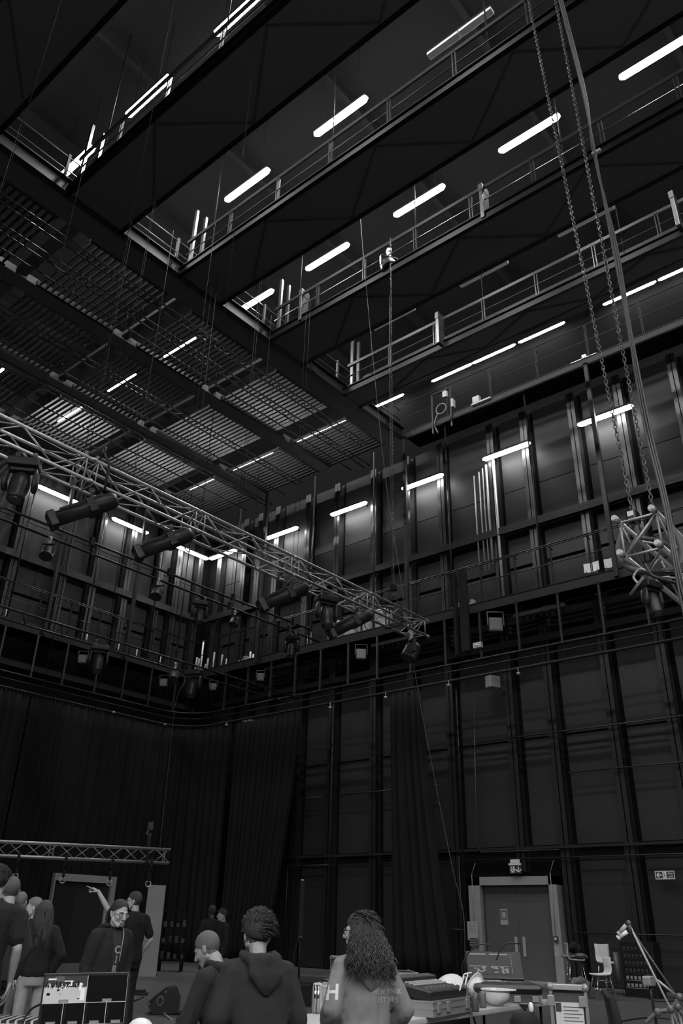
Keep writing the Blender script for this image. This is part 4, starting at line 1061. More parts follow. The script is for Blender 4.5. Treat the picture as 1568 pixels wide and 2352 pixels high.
class Pose: pass
def person(label, head_px, dist, face, h=1.75, lean=0.0, leanx=0.0, hyaw=0.0, hpitch=0.0, arms=None, legs=None, vox=.008, top='hoodie', top_m=None, top_len=.86, trous_m=None, sleeve='long', build=1.0, female=False, hood=True, skin=None, shoes=True, head_to=None, wr=.006, seed=1, trousers=True):
    """arms: dict L/R -> (elbow, wrist, finger dir, palm dir, point) in body coordinates before the lean"""
    P = Pose(); s = h/1.75
    U = Matrix.Translation((0, 0, .98)) @ Matrix.Rotation(leanx, 4, 'Y') @ Matrix.Rotation(-lean, 4, 'X') @ Matrix.Translation((0, 0, -.98))
    neck = V((0, .0, 1.475))
    HM = U @ Matrix.Translation(neck) @ Matrix.Rotation(hyaw, 4, 'Z') @ Matrix.Rotation(-hpitch, 4, 'X')   # origin at neck base
    hc = V((0, .035, .15))                                 # centre of the skull above the neck base
    top_pt = HM @ (hc+V((0, -.01, .118)))
    # place so that the top of the head lies on the pixel
    d = ray(*head_px); hh = math.hypot(d.x, d.y); az = math.atan2(d.y, d.x)
    tgt = d*(dist/hh)+V((0, 0, CAM_Z))
    if head_to is None: s = tgt.z/top_pt.z
    rz = az-PI/2+face
    R = Matrix.Rotation(rz, 4, 'Z') @ Matrix.Scale(s, 4)
    off = R @ top_pt
    loc = V((tgt.x-off.x, tgt.y-off.y, tgt.z-off.z if head_to is not None else 0))
    t = thing('person', label, 'person', loc, rz); S = Matrix.Scale(s, 4)
    P.t, P.HM, P.U, P.S, P.hc, P.s, P.label = t, HM, U, S, hc, s, label
    print('person', label[:30], 'height', round(1.75*s, 2))
    sw = .185*build*(.9 if female else 1)
    A = {'R': (V((sw+.045, -.02, 1.14)), V((sw+.055, .06, .89)), V((0, .25, -1)), V((-1, .1, 0)), False),
         'L': (V((-sw-.045, -.02, 1.14)), V((-sw-.055, .06, .89)), V((0, .25, -1)), V((1, .1, 0)), False)}
    if arms: A.update(arms)
    LG = {'R': (V((.095, .02, .93)), V((.105, .03, .50)), V((.11, -.02, .09))), 'L': (V((-.095, .02, .93)), V((-.105, .03, .50)), V((-.11, -.02, .09)))}
    if legs: LG.update(legs)
    P.A, P.LG = A, LG
    # ---- body: one continuous surface
    b = NB()
    loft(b, [((0, 0, .84), .12, .09), ((0, 0, .95), .155*build, .105), ((0, .0, 1.08), .135*build, .095), ((0, 0, 1.25), .155*build, .1), ((0, -.005, 1.38), .165*build, .095), ((0, -.01, 1.46), .11*build, .06)], 16)
    caps(b, (-sw*.75, -.005, 1.41), .05, (sw*.75, -.005, 1.41), .05)
    b.transform(U)
    nb = NB(); caps(nb, (0, -.005, 1.44), .055, HM.inverted() and (0, .012, 1.53), .052); nb.transform(U); me = bpy.data.meshes.new('t'); nb.to_mesh(me); nb.free(); b.from_mesh(me)
    for k in ('L', 'R'):
        sg = 1 if k == 'R' else -1
        e, w, fd, pn, pt = A[k]
        sh = U @ V((sg*sw, -.005, 1.40)); e2, w2 = U @ V(e), U @ V(w); UR = U.to_3x3()
        caps(b, sh, .047, e2, .037); caps(b, e2, .037, e2.lerp(w2, .35), .037); caps(b, e2.lerp(w2, .35), .037, w2, .025)
        hb_s = .96 if not female else .86
        # thumb side: chosen so that the thumb sits forwards/upwards
        add_hand(b, w2+(UR @ V(fd)).normalized()*.004, UR @ V(fd), UR @ V(pn), hb_s, side=(1 if k == 'L' else -1), point=pt)
        hp, kn, an = LG[k]
        caps(b, hp, .078*build, kn, .052); caps(b, kn, .052, kn.lerp(an, .35), .05); caps(b, kn.lerp(an, .35), .05, an, .035)
        caps(b, an, .036, an+V((sg*.03, .13, -.05)), .03)
    # head, made upright then turned
    q = NB(); c = hc
    ell(q, c+V((0, -.015, .03)), (.075, .094, .088), None, 20, 14)             # skull
    ell(q, c+V((0, .03, -.015)), (.066, .062, .085), None, 18, 12)             # face
    ell(q, c+V((0, .045, -.085)), (.042, .04, .032), None, 14, 8)              # chin and jaw
    for sg in (-1, 1):
        caps(q, c+V((sg*.058, .0, -.055)), .02, c+V((sg*.025, .06, -.098)), .019)   # jaw line
        ell(q, c+V((sg*.036, .066, -.028)), (.024, .02, .022), None, 10, 6)    # cheek
        caps(q, c+V((sg*.012, .086, .022)), .010, c+V((sg*.045, .07, .022)), .010)  # brow
        Me = Matrix.Rotation(sg*.35, 4, 'Z') @ Matrix.Rotation(-.15, 4, 'X')
        ell(q, c+V((sg*.078, -.012, -.015)), (.012, .02, .032), Me, 12, 8)     # ears
        ell(q, c+V((sg*.082, -.02, -.003)), (.008, .018, .02), Me, 12, 8)
    caps(q, c+V((0, .09, .012)), .011, c+V((0, .112, -.03)), .0135)            # nose
    for sg in (-1, 1): ell(q, c+V((sg*.012, .098, -.036)), (.010, .012, .009), None, 8, 6)
    ell(q, c+V((0, .086, -.062)), (.024, .013, .008), None, 10, 6); ell(q, c+V((0, .083, -.074)), (.02, .013, .008), None, 10, 6)
    caps(q, c+V((0, -.02, -.05)), .058, V((0, -.005, -.01)), .054)
    q.transform(HM); me = bpy.data.meshes.new('t'); q.to_mesh(me); q.free(); b.from_mesh(me)
    b.transform(S)
    P.body = link_mesh('body', remesh(b, vox*s, 3), skin or M_skin, t)
    # ---- clothes
    if top:
        b = NB(); fl = 1.0
        zb = top_len
        if top in ('hoodie', 'sweater', 'jacket'): k1, k2 = .03, .028
        else: k1, k2 = .016, .014
        tb = NB()
        loft(tb, [((0, 0, zb), (.148*build+k1)*(1.0 if not female else .96), .105+k1), ((0, 0, zb+.06), .158*build+k1, .112+k1), ((0, .0, 1.08), .142*build+k1+(.01 if top == 'hoodie' else 0), .10+k1), ((0, 0, 1.22), .156*build+k1, .108+k1), ((0, -.008, 1.35), .17*build+k1*.8, .105+k1), ((0, -.012, 1.42), .14*build+k1, .085+k1*.7), ((0, -.012, 1.475), .085*build+k1*.6, .055+k1*.6), ((0, -.005, 1.50), .062+k1*.3, .052+k1*.4)], 18, 2.2)
        for sg in (-1, 1): caps(tb, (sg*sw*.45, -.012, 1.43), .045+k1*.6, (sg*(sw-.005), -.008, 1.395), .050+k1)
        tb.transform(U); me = bpy.data.meshes.new('t'); tb.to_mesh(me); tb.free(); b.from_mesh(me)
        for k in ('L', 'R'):
            sg = 1 if k == 'R' else -1
            e, w, fd, pn, pt = A[k]; sh = U @ V((sg*(sw-.005), -.005, 1.395)); e2, w2 = U @ V(e), U @ V(w)
            if sleeve == 'short':
                m2 = sh.lerp(e2, .72); caps(b, sh, .053+k2, m2, .052+k2)
            elif sleeve == 'elbow':
                caps(b, sh, .05+k2, e2, .046+k2); m2 = e2.lerp(w2, .45); caps(b, e2, .046+k2, m2, .05+k2)
            else:
                caps(b, sh, .05+k2, e2, .042+k2); m2 = e2.lerp(w2, .93); caps(b, e2, .042+k2, m2, .033+k2*.7)
        b.transform(S)
        P.top = link_mesh({'hoodie': 'hoodie', 'sweater': 'sweater', 'jacket': 'jacket', 'tshirt': 't_shirt', 'shirt': 'shirt'}[top], remesh(b, .011*s, 5, wr*s, seed), top_m or M_cl_black, t)
        if hood:
            b = NB(); N0 = V((0, -.02, 1.46))
            for k in range(14):
                a = -.25*PI+1.5*PI*k/13-PI/1.0*0+PI*0
                a = PI*.15+PI*(1.7)*k/13+PI*.5*0
                ang = math.radians(-60+300*k/13)+PI/2+math.radians(60)
                back = max(0, -math.sin(ang))
                q = V((math.cos(ang)*(.1+.012*back), math.sin(ang)*(.085+.035*back)-.02, 1.495-.02*math.sin(ang)*-1-.035*back))
                fr = min(1, (1-math.sin(ang))*1.1+.25); ell(b, q, ((.026+.02*back)*fr+.008, (.026+.022*back)*fr+.008, (.024+.02*back)*fr+.006), None, 10, 7)
            loft(b, [((0, -.135, 1.25), .02, .018), ((0, -.15, 1.30), .07, .03), ((0, -.15, 1.36), .115, .04), ((0, -.13, 1.44), .115, .05), ((0, -.1, 1.49), .09, .04)], 14)
            b.transform(U); b.transform(S)
            P.hood = link_mesh('hood', remesh(b, .010*s, 4, wr*s, seed+5, 9), top_m or M_cl_black, P.top)
    if trousers:
        b = NB()
        loft(b, [((0, 0, .80), .150*build, .105), ((0, 0, .9), .165*build+.006, .118), ((0, 0, 1.02), .148*build+.012, .112)], 18, 2.2)
        for k in ('L', 'R'):
            hp, kn, an = LG[k]
            caps(b, hp-V((0, 0, .04)), .095*build, kn, .072); caps(b, kn, .072, an+V((0, .01, .04)), .06)
        b.transform(S)
        P.trousers = link_mesh('trousers', remesh(b, .012*s, 5, .006*s, seed+9, 5), trous_m or M_cl_black, t)
    if shoes:
        for k in ('L', 'R'):
            sg = 1 if k == 'R' else -1; an = LG[k][2]
            b = NB(); x, y = an.x+sg*.01, an.y
            loft(b, [((x, y+.06, .0), .048, .14), ((x, y+.06, .03), .05, .142), ((x, y+.05, .06), .044, .12), ((x, y+.0, .10), .038, .06), ((x, y-.01, .13), .04, .05)], 16, 2.4)
            b.transform(S); part('shoe', b, M_shoe, t, False)
    return P
def H(P, v): return P.S @ (P.HM @ (P.hc+V(v)))
def hair_cap(P, m, name='hair', thick=.012, front=.045, low=-.06, fr_low=.04, tufts=0, tl=.03, seed=0, r0=.004, comb=None, lowt=-.1):
    """cap of hair over the skull, cut at the forehead and the nape"""
    b = NB(); rnd = random.Random(seed); c = V((0, -.015, .03)); nu, nv = 36, 22; g = {}
    rx, ry, rz = .075+thick, .094+thick, .088+thick
    for j in range(nv+1):
        for i in range(nu):
            th = 2*PI*i/nu; y = math.sin(th)
            back = (1-y)/2                                   # 0 front, 1 back
            zlow = (low-c.z)*(back**.8)+(fr_low-c.z+0.03)*(1-back**.8)
            if abs(math.cos(th)) > .75 and y > -.35: zlow = max(zlow, -.01-c.z+.02*y)
            ph0 = math.asin(max(-1, min(1, zlow/rz))); ph = ph0+(PI/2-ph0)*j/nv
            g[i, j] = b.verts.new((c.x+rx*math.cos(ph)*math.cos(th), c.y+ry*math.cos(ph)*math.sin(th), c.z+rz*math.sin(ph)+.004*noise.noise(V((math.cos(th)*9, y*9, ph*6+seed)))))
    for j in range(nv):
        for i in range(nu):
            f = b.faces.new((g[i, j], g[(i+1) % nu, j], g[(i+1) % nu, j+1], g[i, j+1])); f.smooth = True
    if low <= -.07: ell(b, (0, -.03, -.04), (.0600, .05, .042), None, 18, 12)
    for k in range(tufts):
        th = rnd.uniform(0, 2*PI); ph = rnd.uniform(lowt, 1.4)
        y = math.sin(th)
        if (y > .3 and ph < .5) or (abs(math.cos(th)) > .6 and ph < .2 and (lowt > -.3 or y > -.1 or ph < -.3)): continue
        n = V((math.cos(ph)*math.cos(th)/rx, math.cos(ph)*y/ry, math.sin(ph)/rz)).normalized()
        p = c+V((rx*math.cos(ph)*math.cos(th), ry*math.cos(ph)*y, rz*math.sin(ph)))*.97
        sw_ = V((rnd.uniform(-1, 1), rnd.uniform(-.6, 1), rnd.uniform(-.6, .4)))
        d = (n*.7+sw_*.7).normalized(); L = tl*rnd.uniform(.6, 1.3)
        if comb is not None: d = (n*.3+V(comb)+sw_*.3).normalized()
        path(b, [p, p+d*L*.5+n*.006, p+d*L-V((0, 0, L*.25))], r0, 4, [r0, r0*.9, r0*.2])
    b.transform(Matrix.Translation(P.hc)); b.transform(P.HM); b.transform(P.S)
    return part(name, b, m, P.t, False, True)
def strands(P, m, roots, name='long_hair', n=160, L=.4, wave=.0, wl=.09, r=.006, seed=1, spread=.05, parent=None, push=V((0, -.3, 0))):
    """long strands from the skull hanging down the back; drape outwards over shoulders"""
    b = NB(); rnd = random.Random(seed)
    Hs = P.HM
    for k in range(n):
        th, ph = roots(rnd)
        p = Hs @ (P.hc+V((0, -.015, .03))+V((.08*math.cos(ph)*math.cos(th), .098*math.cos(ph)*math.sin(th), .092*math.sin(ph))))
        out = (Hs.to_3x3() @ V((math.cos(th), math.sin(th), 0))).normalized()
        ln = L*rnd.uniform(.75, 1.08); nseg = 14 if wave < .01 else 26; pts = []; a0 = rnd.uniform(0, 6.28); side = rnd.uniform(-1, 1)
        lat = out.cross(V((0, 0, 1)))
        for j in range(nseg+1):
            f = j/nseg
            ex = out*(.02*math.sin(min(1, f*3)*PI/2)+spread*f)+push*.12*f+lat*side*.03*f
            wv = (lat*math.sin(a0+f*ln/wl*6.28)+out*math.cos(a0*1.3+f*ln/wl*6.28))*wave*min(1, f*2.5)
            pts.append(p+ex+V((0, 0, -ln*f))+wv+out*.012)
        path(b, pts, r, 5, [r*(1 if 0 < j < nseg-3 else (.8 if j == 0 else .25+.2*(nseg-j))) for j in range(nseg+1)])
    b.transform(P.S)
    return part(name, b, m, parent or P.t, False, True)
def glasses(P, m=None, lens=True):
    b = NB()
    for sg in (-1, 1):
        c = V((sg*.033, .098, .0))
        path(b, [H(P, c+V((.027*math.cos(a), -.006*abs(math.cos(a)), .021*math.sin(a)))) for a in [k*PI/9 for k in range(19)]], .0022, 5)
        path(b, [H(P, (sg*.06, .093, .004)), H(P, (sg*.08, .04, .006)), H(P, (sg*.086, -.015, .0))], .002, 5)
    path(b, [H(P, (-.007, .097, .004)), H(P, (0, .101, .007)), H(P, (.007, .097, .004))], .002, 5)
    g = part('glasses', b, m or M_blackplastic, P.t, False)
    if lens:
        for sg in (-1, 1):
            b = NB(); c = V((sg*.033, .098, .0)); ring = [b.verts.new(H(P, c+V((.025*math.cos(a), -.006*abs(math.cos(a)), .019*math.sin(a))))) for a in [k*PI/9 for k in range(18)]]
            b.faces.new(ring); f2 = [b.verts.new(v.co+(P.S.to_3x3() @ P.HM.to_3x3() @ V((0, -.001, 0)))) for v in ring]; b.faces.new(f2[::-1])
            part('lens', b, M_glasslens, g, False)
    return g
M_glasslens = bpy.data.materials.new('spectacle_glass'); M_glasslens.use_nodes = True
_b = M_glasslens.node_tree.nodes['Principled BSDF']; _b.inputs['Base Color'].default_value = (.7, .7, .7, 1); _b.inputs['Roughness'].default_value = .05; _b.inputs['Alpha'].default_value = .18
def face_details(P, smile=True):
    for sg in (-1, 1):
        b = NB(); ell(b, H(P, (sg*.031, .083, .003)), .0125*P.s, None, 12, 8); e = part('eye', b, M_eyew, P.t, False)
        b = NB(); ell(b, H(P, (sg*.031+.002, .0925, .002)), .006*P.s, None, 10, 6); part('iris', b, M_cl_black, e, False)
        b = NB(); path(b, [H(P, (sg*.016, .098, .024)), H(P, (sg*.033, .094, .030)), H(P, (sg*.052, .079, .024))], .0028*P.s, 6); part('eyebrow', b, M_hair_d, P.t, False)
        b = NB(); path(b, [H(P, (sg*.019, .09, .009)), H(P, (sg*.031, .0945, .0125)), H(P, (sg*.044, .085, .008))], .003*P.s, 6); part('eyelid', b, M_skin2, P.t, False)
    b = NB(); path(b, [H(P, (-.027, .087, -.058)), H(P, (-.014, .0965, -.067)), H(P, (0, .099, -.069)), H(P, (.014, .0965, -.067)), H(P, (.027, .087, -.058))], .0042*P.s, 6, [.002, .0042, .005, .0042, .002]); part('mouth', b, M_lip, P.t, False)
    b = NB(); path(b, [H(P, (-.018, .094, -.064)), H(P, (0, .1025, -.066)), H(P, (.018, .094, -.064))], .0022*P.s, 5, [.001, .0024, .001]); part('teeth', b, M_eyew, P.t, False)
def project_text(P, body, size, origin, right, m, target, spacing=1.0, name='lettering', lift=.0028, up=V((0, 0, 1)), parent=None):
    """lay letters on a garment: origin/right in body coordinates (unscaled), shot along the normal right x up"""
    cu = bpy.data.curves.new(name, 'FONT'); cu.body = body; cu.size = size; cu.align_x = 'CENTER'; cu.align_y = 'CENTER'; cu.offset = size*.03; cu.space_character = spacing
    tx_ = bpy.data.objects.new(name, cu); COL.objects.link(tx_); bpy.context.view_layer.update()
    me = bpy.data.meshes.new_from_object(tx_.evaluated_get(bpy.context.evaluated_depsgraph_get())); bpy.data.objects.remove(tx_)
    bm = bmesh.new(); bm.from_mesh(me); bpy.data.meshes.remove(me)
    bmesh.ops.triangulate(bm, faces=bm.faces)
    for _ in range(3):
        ed = [e for e in bm.edges if e.calc_length() > size*.18]
        if ed: bmesh.ops.subdivide_edges(bm, edges=ed, cuts=1); bmesh.ops.triangulate(bm, faces=bm.faces)
    g = bmesh.new(); g.from_mesh(target.data); tree = BVHTree.FromBMesh(g)
    U3 = P.U.to_3x3(); r = (U3 @ V(right)).normalized(); u = (U3 @ up).normalized(); n = r.cross(u).normalized(); o = P.S @ (P.U @ V(origin))
    kill = []
    for v in bm.verts:
        q = o+r*v.co.x+u*v.co.y
        hit = tree.ray_cast(q+n*.4, -n)
        if hit[0] is None: kill.append(v); v.co = q
        else: v.co = hit[0]+n*lift
    bmesh.ops.delete(bm, geom=kill, context='VERTS'); g.free()
    return part(name, bm, m, parent or target, False, False)
def A_(e, w, fd=(0, .3, -1), pn=(-1, 0, 0), pt=False): return (V(e), V(w), V(fd), V(pn), pt)

# 1  man cut by the left edge
P = person('person in a black T-shirt cut off by the left edge, forearm bare', (0, 1987), 7.9, .2, lean=.0, vox=.008, top='tshirt', sleeve='short', top_m=M_cl_black, trous_m=M_cl_black, hood=False, seed=2, arms={'R': A_((.24, -.05, 1.15), (.26, .08, .92))})
hair_cap(P, M_hair_d, low=-.05, tufts=200, tl=.04, seed=1, comb=(0, -.6, -.5))
# 2  man in grey hooded top
P = person('person with short fair hair in a dark grey hooded top at far left', (30, 2014), 9.4, .7, hyaw=-.4, build=.92, vox=.006, top='hoodie', top_m=M_cl_dark2, trous_m=M_cl_black, seed=3, arms={'R': A_((.25, -.06, 1.13), (.22, .02, .88), (-.1, .15, -1), (-.2, .9, 0))})
hair_cap(P, M_hair_g, thick=.008, low=-.075, seed=2)
# 3  man in pale shirt behind
P = person('person in a pale shirt half hidden behind the dark grey hooded top', (52, 2049), 13.5, -.3, vox=.009, top='shirt', top_m=M_cl_shirt, trous_m=M_cl_dark, hood=False, seed=4)
hair_cap(P, M_hair_l, thick=.008, low=-.06, seed=3)
# 4  woman in profile
P = person('person with long fair hair in profile wearing a lanyard and grey jeans', (83, 2062), 11.6, 1.45, vox=.0075, top='jacket', top_m=M_cl_black, trous_m=M_jean, female=True, hood=False, seed=5, build=.9, legs={'L': (V((-.09, .02, .93)), V((-.1, .12, .5)), V((-.1, .12, .09))), 'R': (V((.09, .02, .93)), V((.1, -.02, .5)), V((.1, -.16, .12)))})
hair_cap(P, M_hair_l, low=-.02, fr_low=.05, seed=4)
strands(P, M_hair_l, lambda r: (r.choice([r.uniform(-.2, .1), r.uniform(PI*1.08, PI*2)]), r.uniform(.0, .6)), n=110, L=.36, wave=.004, r=.006, seed=4, spread=.02, push=V((0, -.2, 0)))
b = NB(); path(b, bez([P.S @ P.U @ V(q) for q in ((-.09, .08, 1.47), (-.07, .15, 1.3), (0, .16, 1.15), (.07, .15, 1.3), (.09, .08, 1.47))], 6), .006, 5); la = part('lanyard', b, M_pale, P.t, False)
b = NB(); q = P.S @ P.U @ V((0, .165, 1.1)); bx(b, q.x-.035, q.x+.035, q.y-.003, q.y+.003, q.z-.05, q.z+.05); part('badge', b, M_paper, la, False)
# 5  woman from behind
P = person('person with long straight brown hair and pale trousers seen from behind left of the screen', (106, 2069), 11.0, .22, vox=.006, top='sweater', top_m=M_cl_black, trous_m=M_cl_pale, female=True, hood=False, seed=6, build=.95, top_len=.9, arms={'R': A_((.27, -.08, 1.14), (.2, -.02, .95), (.05, .2, -1), (-.3, .9, .2))})
hair_cap(P, M_hair_m, low=-.08, fr_low=.05, seed=5)
strands(P, M_hair_m, lambda r: (r.uniform(PI*.9, PI*2.1), r.uniform(.0, .9)), n=170, L=.46, wave=.006, wl=.2, r=.0065, seed=5, spread=.015)
# 6  pointing man
P = person('person in a black T-shirt pointing up to the left with an outstretched bare arm', (312, 2048), 13.0, .75, vox=.006, top='tshirt', top_m=M_cl_black, trous_m=M_cl_black, hood=False, sleeve='short', build=1.15, seed=7, hyaw=.55,
           arms={'L': A_((-.33, .2, 1.52), (-.43, .32, 1.73), (-.7, .6, .42), (.1, .2, -1), True), 'R': A_((.30, -.06, 1.15), (.25, .1, .93))})
hair_cap(P, M_hair_m, thick=.008, low=-.07, fr_low=.055, seed=6)
glasses(P)
# 7  smiling man
P = person('smiling person with glasses in an open dark hooded jacket behind the screen', (281, 2068), 8.5, PI+.62, vox=.0055, lean=.12, hpitch=.12, hyaw=-.05, top='hoodie', top_m=M_cl_dark, trous_m=M_cl_black, hood=True, seed=8, build=.95)
hair_cap(P, M_hair_d, low=-.05, fr_low=.06, seed=7, thick=.01)
strands(P, M_hair_d, lambda r: (r.uniform(PI*1.35, PI*1.65), r.uniform(-.2, .15)), name='ponytail', n=40, L=.3, wave=.008, r=.007, seed=9, spread=.0)
glasses(P, lens=True); face_details(P)
# dark T-shirt front with big letters showing in the open jacket
b = NB(); nx = 10; nz = 16; gg = {}
g = bmesh.new(); g.from_mesh(P.top.data); tree = BVHTree.FromBMesh(g)
for i in range(nx+1):
    for j in range(nz+1):
        wdt = .055-.02*(j/nz)
        q = P.S @ (P.U @ V((-wdt+2*wdt*i/nx, .5, 1.46-.48*j/nz))); dv = (P.U.to_3x3() @ V((0, -1, 0)))
        h_ = tree.ray_cast(q, dv); gg[i, j] = b.verts.new((h_[0] if h_[0] else q+dv*.35)-dv*.006)
for i in range(nx):
    for j in range(nz): b.faces.new((gg[i, j], gg[i, j+1], gg[i+1, j+1], gg[i+1, j])).smooth = True
g.free(); ts = part('t_shirt_front', b, M_cl_dark2, P.t, False)
for k, ch in enumerate('CARU'):
    project_text(P, 'CIRT'[k], .085, (0.0, 0, 1.30-.085*k), (-1, 0, 0), M_print2, ts, up=V((0, 0, 1)), name='printed_letter', lift=.003)
b = NB(); path(b, bez([P.S @ P.U @ V(q) for q in ((-.07, .02, 1.52), (-.06, .1, 1.45), (-.045, .13, 1.38), (-.04, .145, 1.2))], 6), .004, 5); part('drawstring', b, M_print2, P.top, False)
# 8  man bending over, short hair
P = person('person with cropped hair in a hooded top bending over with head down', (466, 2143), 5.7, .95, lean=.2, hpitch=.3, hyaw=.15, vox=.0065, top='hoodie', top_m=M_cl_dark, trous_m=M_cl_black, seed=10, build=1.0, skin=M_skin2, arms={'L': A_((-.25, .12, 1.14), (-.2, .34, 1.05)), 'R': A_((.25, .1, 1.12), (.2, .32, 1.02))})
hair_cap(P, M_hair_g, thick=.006, low=-.07, fr_low=.05, seed=8)
# 9  man with a quiff from behind
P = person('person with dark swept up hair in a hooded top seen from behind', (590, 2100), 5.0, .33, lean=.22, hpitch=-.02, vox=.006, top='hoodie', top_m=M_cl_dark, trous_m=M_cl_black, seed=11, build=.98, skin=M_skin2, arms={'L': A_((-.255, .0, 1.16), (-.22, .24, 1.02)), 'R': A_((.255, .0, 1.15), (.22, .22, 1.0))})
hair_cap(P, M_hair_d, thick=.02, low=-.045, fr_low=.05, tufts=2800, tl=.05, seed=9, r0=.0034, comb=(.45, .3, .2), lowt=-.55)
hair_cap(P, M_hair_m, 'short_sides', thick=.004, low=-.085, fr_low=.05, seed=10)
# 10, 11  two figures far behind
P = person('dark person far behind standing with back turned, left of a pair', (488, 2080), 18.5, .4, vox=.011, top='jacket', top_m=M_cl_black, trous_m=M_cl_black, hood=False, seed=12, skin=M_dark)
hair_cap(P, M_hair_d, seed=11)
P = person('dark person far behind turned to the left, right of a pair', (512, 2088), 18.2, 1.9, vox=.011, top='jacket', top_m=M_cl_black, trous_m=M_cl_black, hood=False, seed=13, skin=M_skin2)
hair_cap(P, M_hair_d, seed=12, tufts=60, tl=.04)
# 12  woman in the grey sweatshirt
P = person('person with long curly hair in a grey hooded sweatshirt lettered NEW YORK', (826, 2098), 5.6, .38, vox=.006, hyaw=.86, lean=.06, top='hoodie', top_m=M_cl_grey, trous_m=M_cl_black, female=True, hood=True, seed=14, build=1.02, top_len=.9, sleeve='elbow', wr=.007,
           arms={'L': A_((-.255, -.05, 1.15), (-.2, .18, 1.02), (.5, .7, -.3), (0, .3, -1)), 'R': A_((.29, -.04, 1.14), (.24, .18, 1.0), (-.4, .7, -.3), (0, .3, -1))})
P12 = P
hair_cap(P, M_hair_d, low=-.08, fr_low=.05, thick=.014, seed=13, tufts=260, tl=.07, comb=(0, -.9, -.15))
strands(P, M_hair_d, lambda r: (r.uniform(PI*.92, PI*2.12), r.uniform(-.1, .95)), n=800, L=.33, wave=.012, wl=.1, r=.0036, seed=14, spread=.10)
strands(P, M_hair_m, lambda r: (r.uniform(PI*.92, PI*2.1), r.uniform(.2, 1.25)), name='curls', n=420, L=.36, wave=.015, wl=.09, r=.003, seed=15, spread=.125)
glasses(P)
project_text(P, 'NEW YORK', .037, (.125, 0, 1.25), (1, 0, 0), M_print2, P.top, 1.05)
project_text(P, 'EST 2015', .037, (.135, 0, 1.20), (1, 0, 0), M_print2, P.top, 1.05)
project_text(P, 'IJA', .16, (.085, 0, 1.35), (1, 0, 0), M_print2, P.top, 1.0)
e = P.A['L'][0]; rr = V((.45, -.9, 0)).normalized()
project_text(P, 'H', .11, (-.25, -.02, 1.235), V((.96, -.28, .0)).normalized(), M_print, P.top, 1.0, up=V((.1, .1, 1)).normalized())
# ================================================================ tables and equipment
def table(name, label, p0, p1, depth, h, mtop, legm, th=.045):
    p0, p1 = V(p0), V(p1); p0.z = p1.z = 0; L = (p1-p0).length; rz = math.atan2(p1.y-p0.y, p1.x-p0.x)
    t = thing(name, label, 'table', p0, rz)
    b = NB(); bx(b, 0, L, 0, depth, h-th, h, .012); part('tabletop', b, mtop, t, False)
    for x in (.12, L-.12):
        s = 1 if x < L/2 else -1
        b = NB(); tube(b, (x, .08, 0), (x, .08, h-th), .014, 8); tube(b, (x, .08, .02), (x, depth-.08, .02), .014, 8); tube(b, (x, .08, h*.3), (x+.35*s, .1, h-th), .01, 6); part('leg', b, legm, t, False)
        b = NB(); tube(b, (x, depth-.08, 0), (x, depth-.08, h-th), .014, 8); tube(b, (x, depth-.08, h*.3), (x+.35*s, depth-.1, h-th), .01, 6); part('leg', b, legm, t, False)
    return t
M_tabtop = mat('table_top', .45, .5)
TZ = .80
tp0, tp1 = zpt(934, 2343, TZ), zpt(1266, 2296, TZ)
udir = (tp1-tp0).normalized(); vdir = V((-udir.y, udir.x, 0))
table('folding_table', 'white folding table carrying the mixing desk and lighting console', tp0-udir*.9, tp1+udir*.02, .78, TZ, M_tabtop, M_black)
TA = math.atan2(udir.y, udir.x)
def TM(p): return TR(p, TA)
# second table, black cloth, further back
q0, q1 = zpt(700, 2262, .8), zpt(1080, 2262, .8)
q0, q1 = dpt(690, 2262, 9.4), dpt(1075, 2260, 9.6)
t = thing('draped_table', 'long low table under a black cloth behind the white table', 'table', (q0.x, q0.y, 0), math.atan2(q1.y-q0.y, q1.x-q0.x))
Lq = (V((q1.x, q1.y, 0))-V((q0.x, q0.y, 0))).length; hq = .78
b = NB(); bx(b, .25, Lq, 0, .8, hq-.03, hq, .01); part('cloth_top', b, M_cl_dark, t, False)
b = NB(); n = 60
pr = []
for k in range(n+1):
    x = .25+(Lq-.25)*k/n; pr.append((x, -.01+.02*math.sin(k*.9)))
for a, c in zip(pr, pr[1:]):
    A = [b.verts.new(v) for v in ((a[0], a[1], .02), (c[0], c[1], .02), (c[0], 0, hq-.01), (a[0], 0, hq-.01))]; b.faces.new(A)
part('cloth_skirt', b, M_cl_black, t, False)
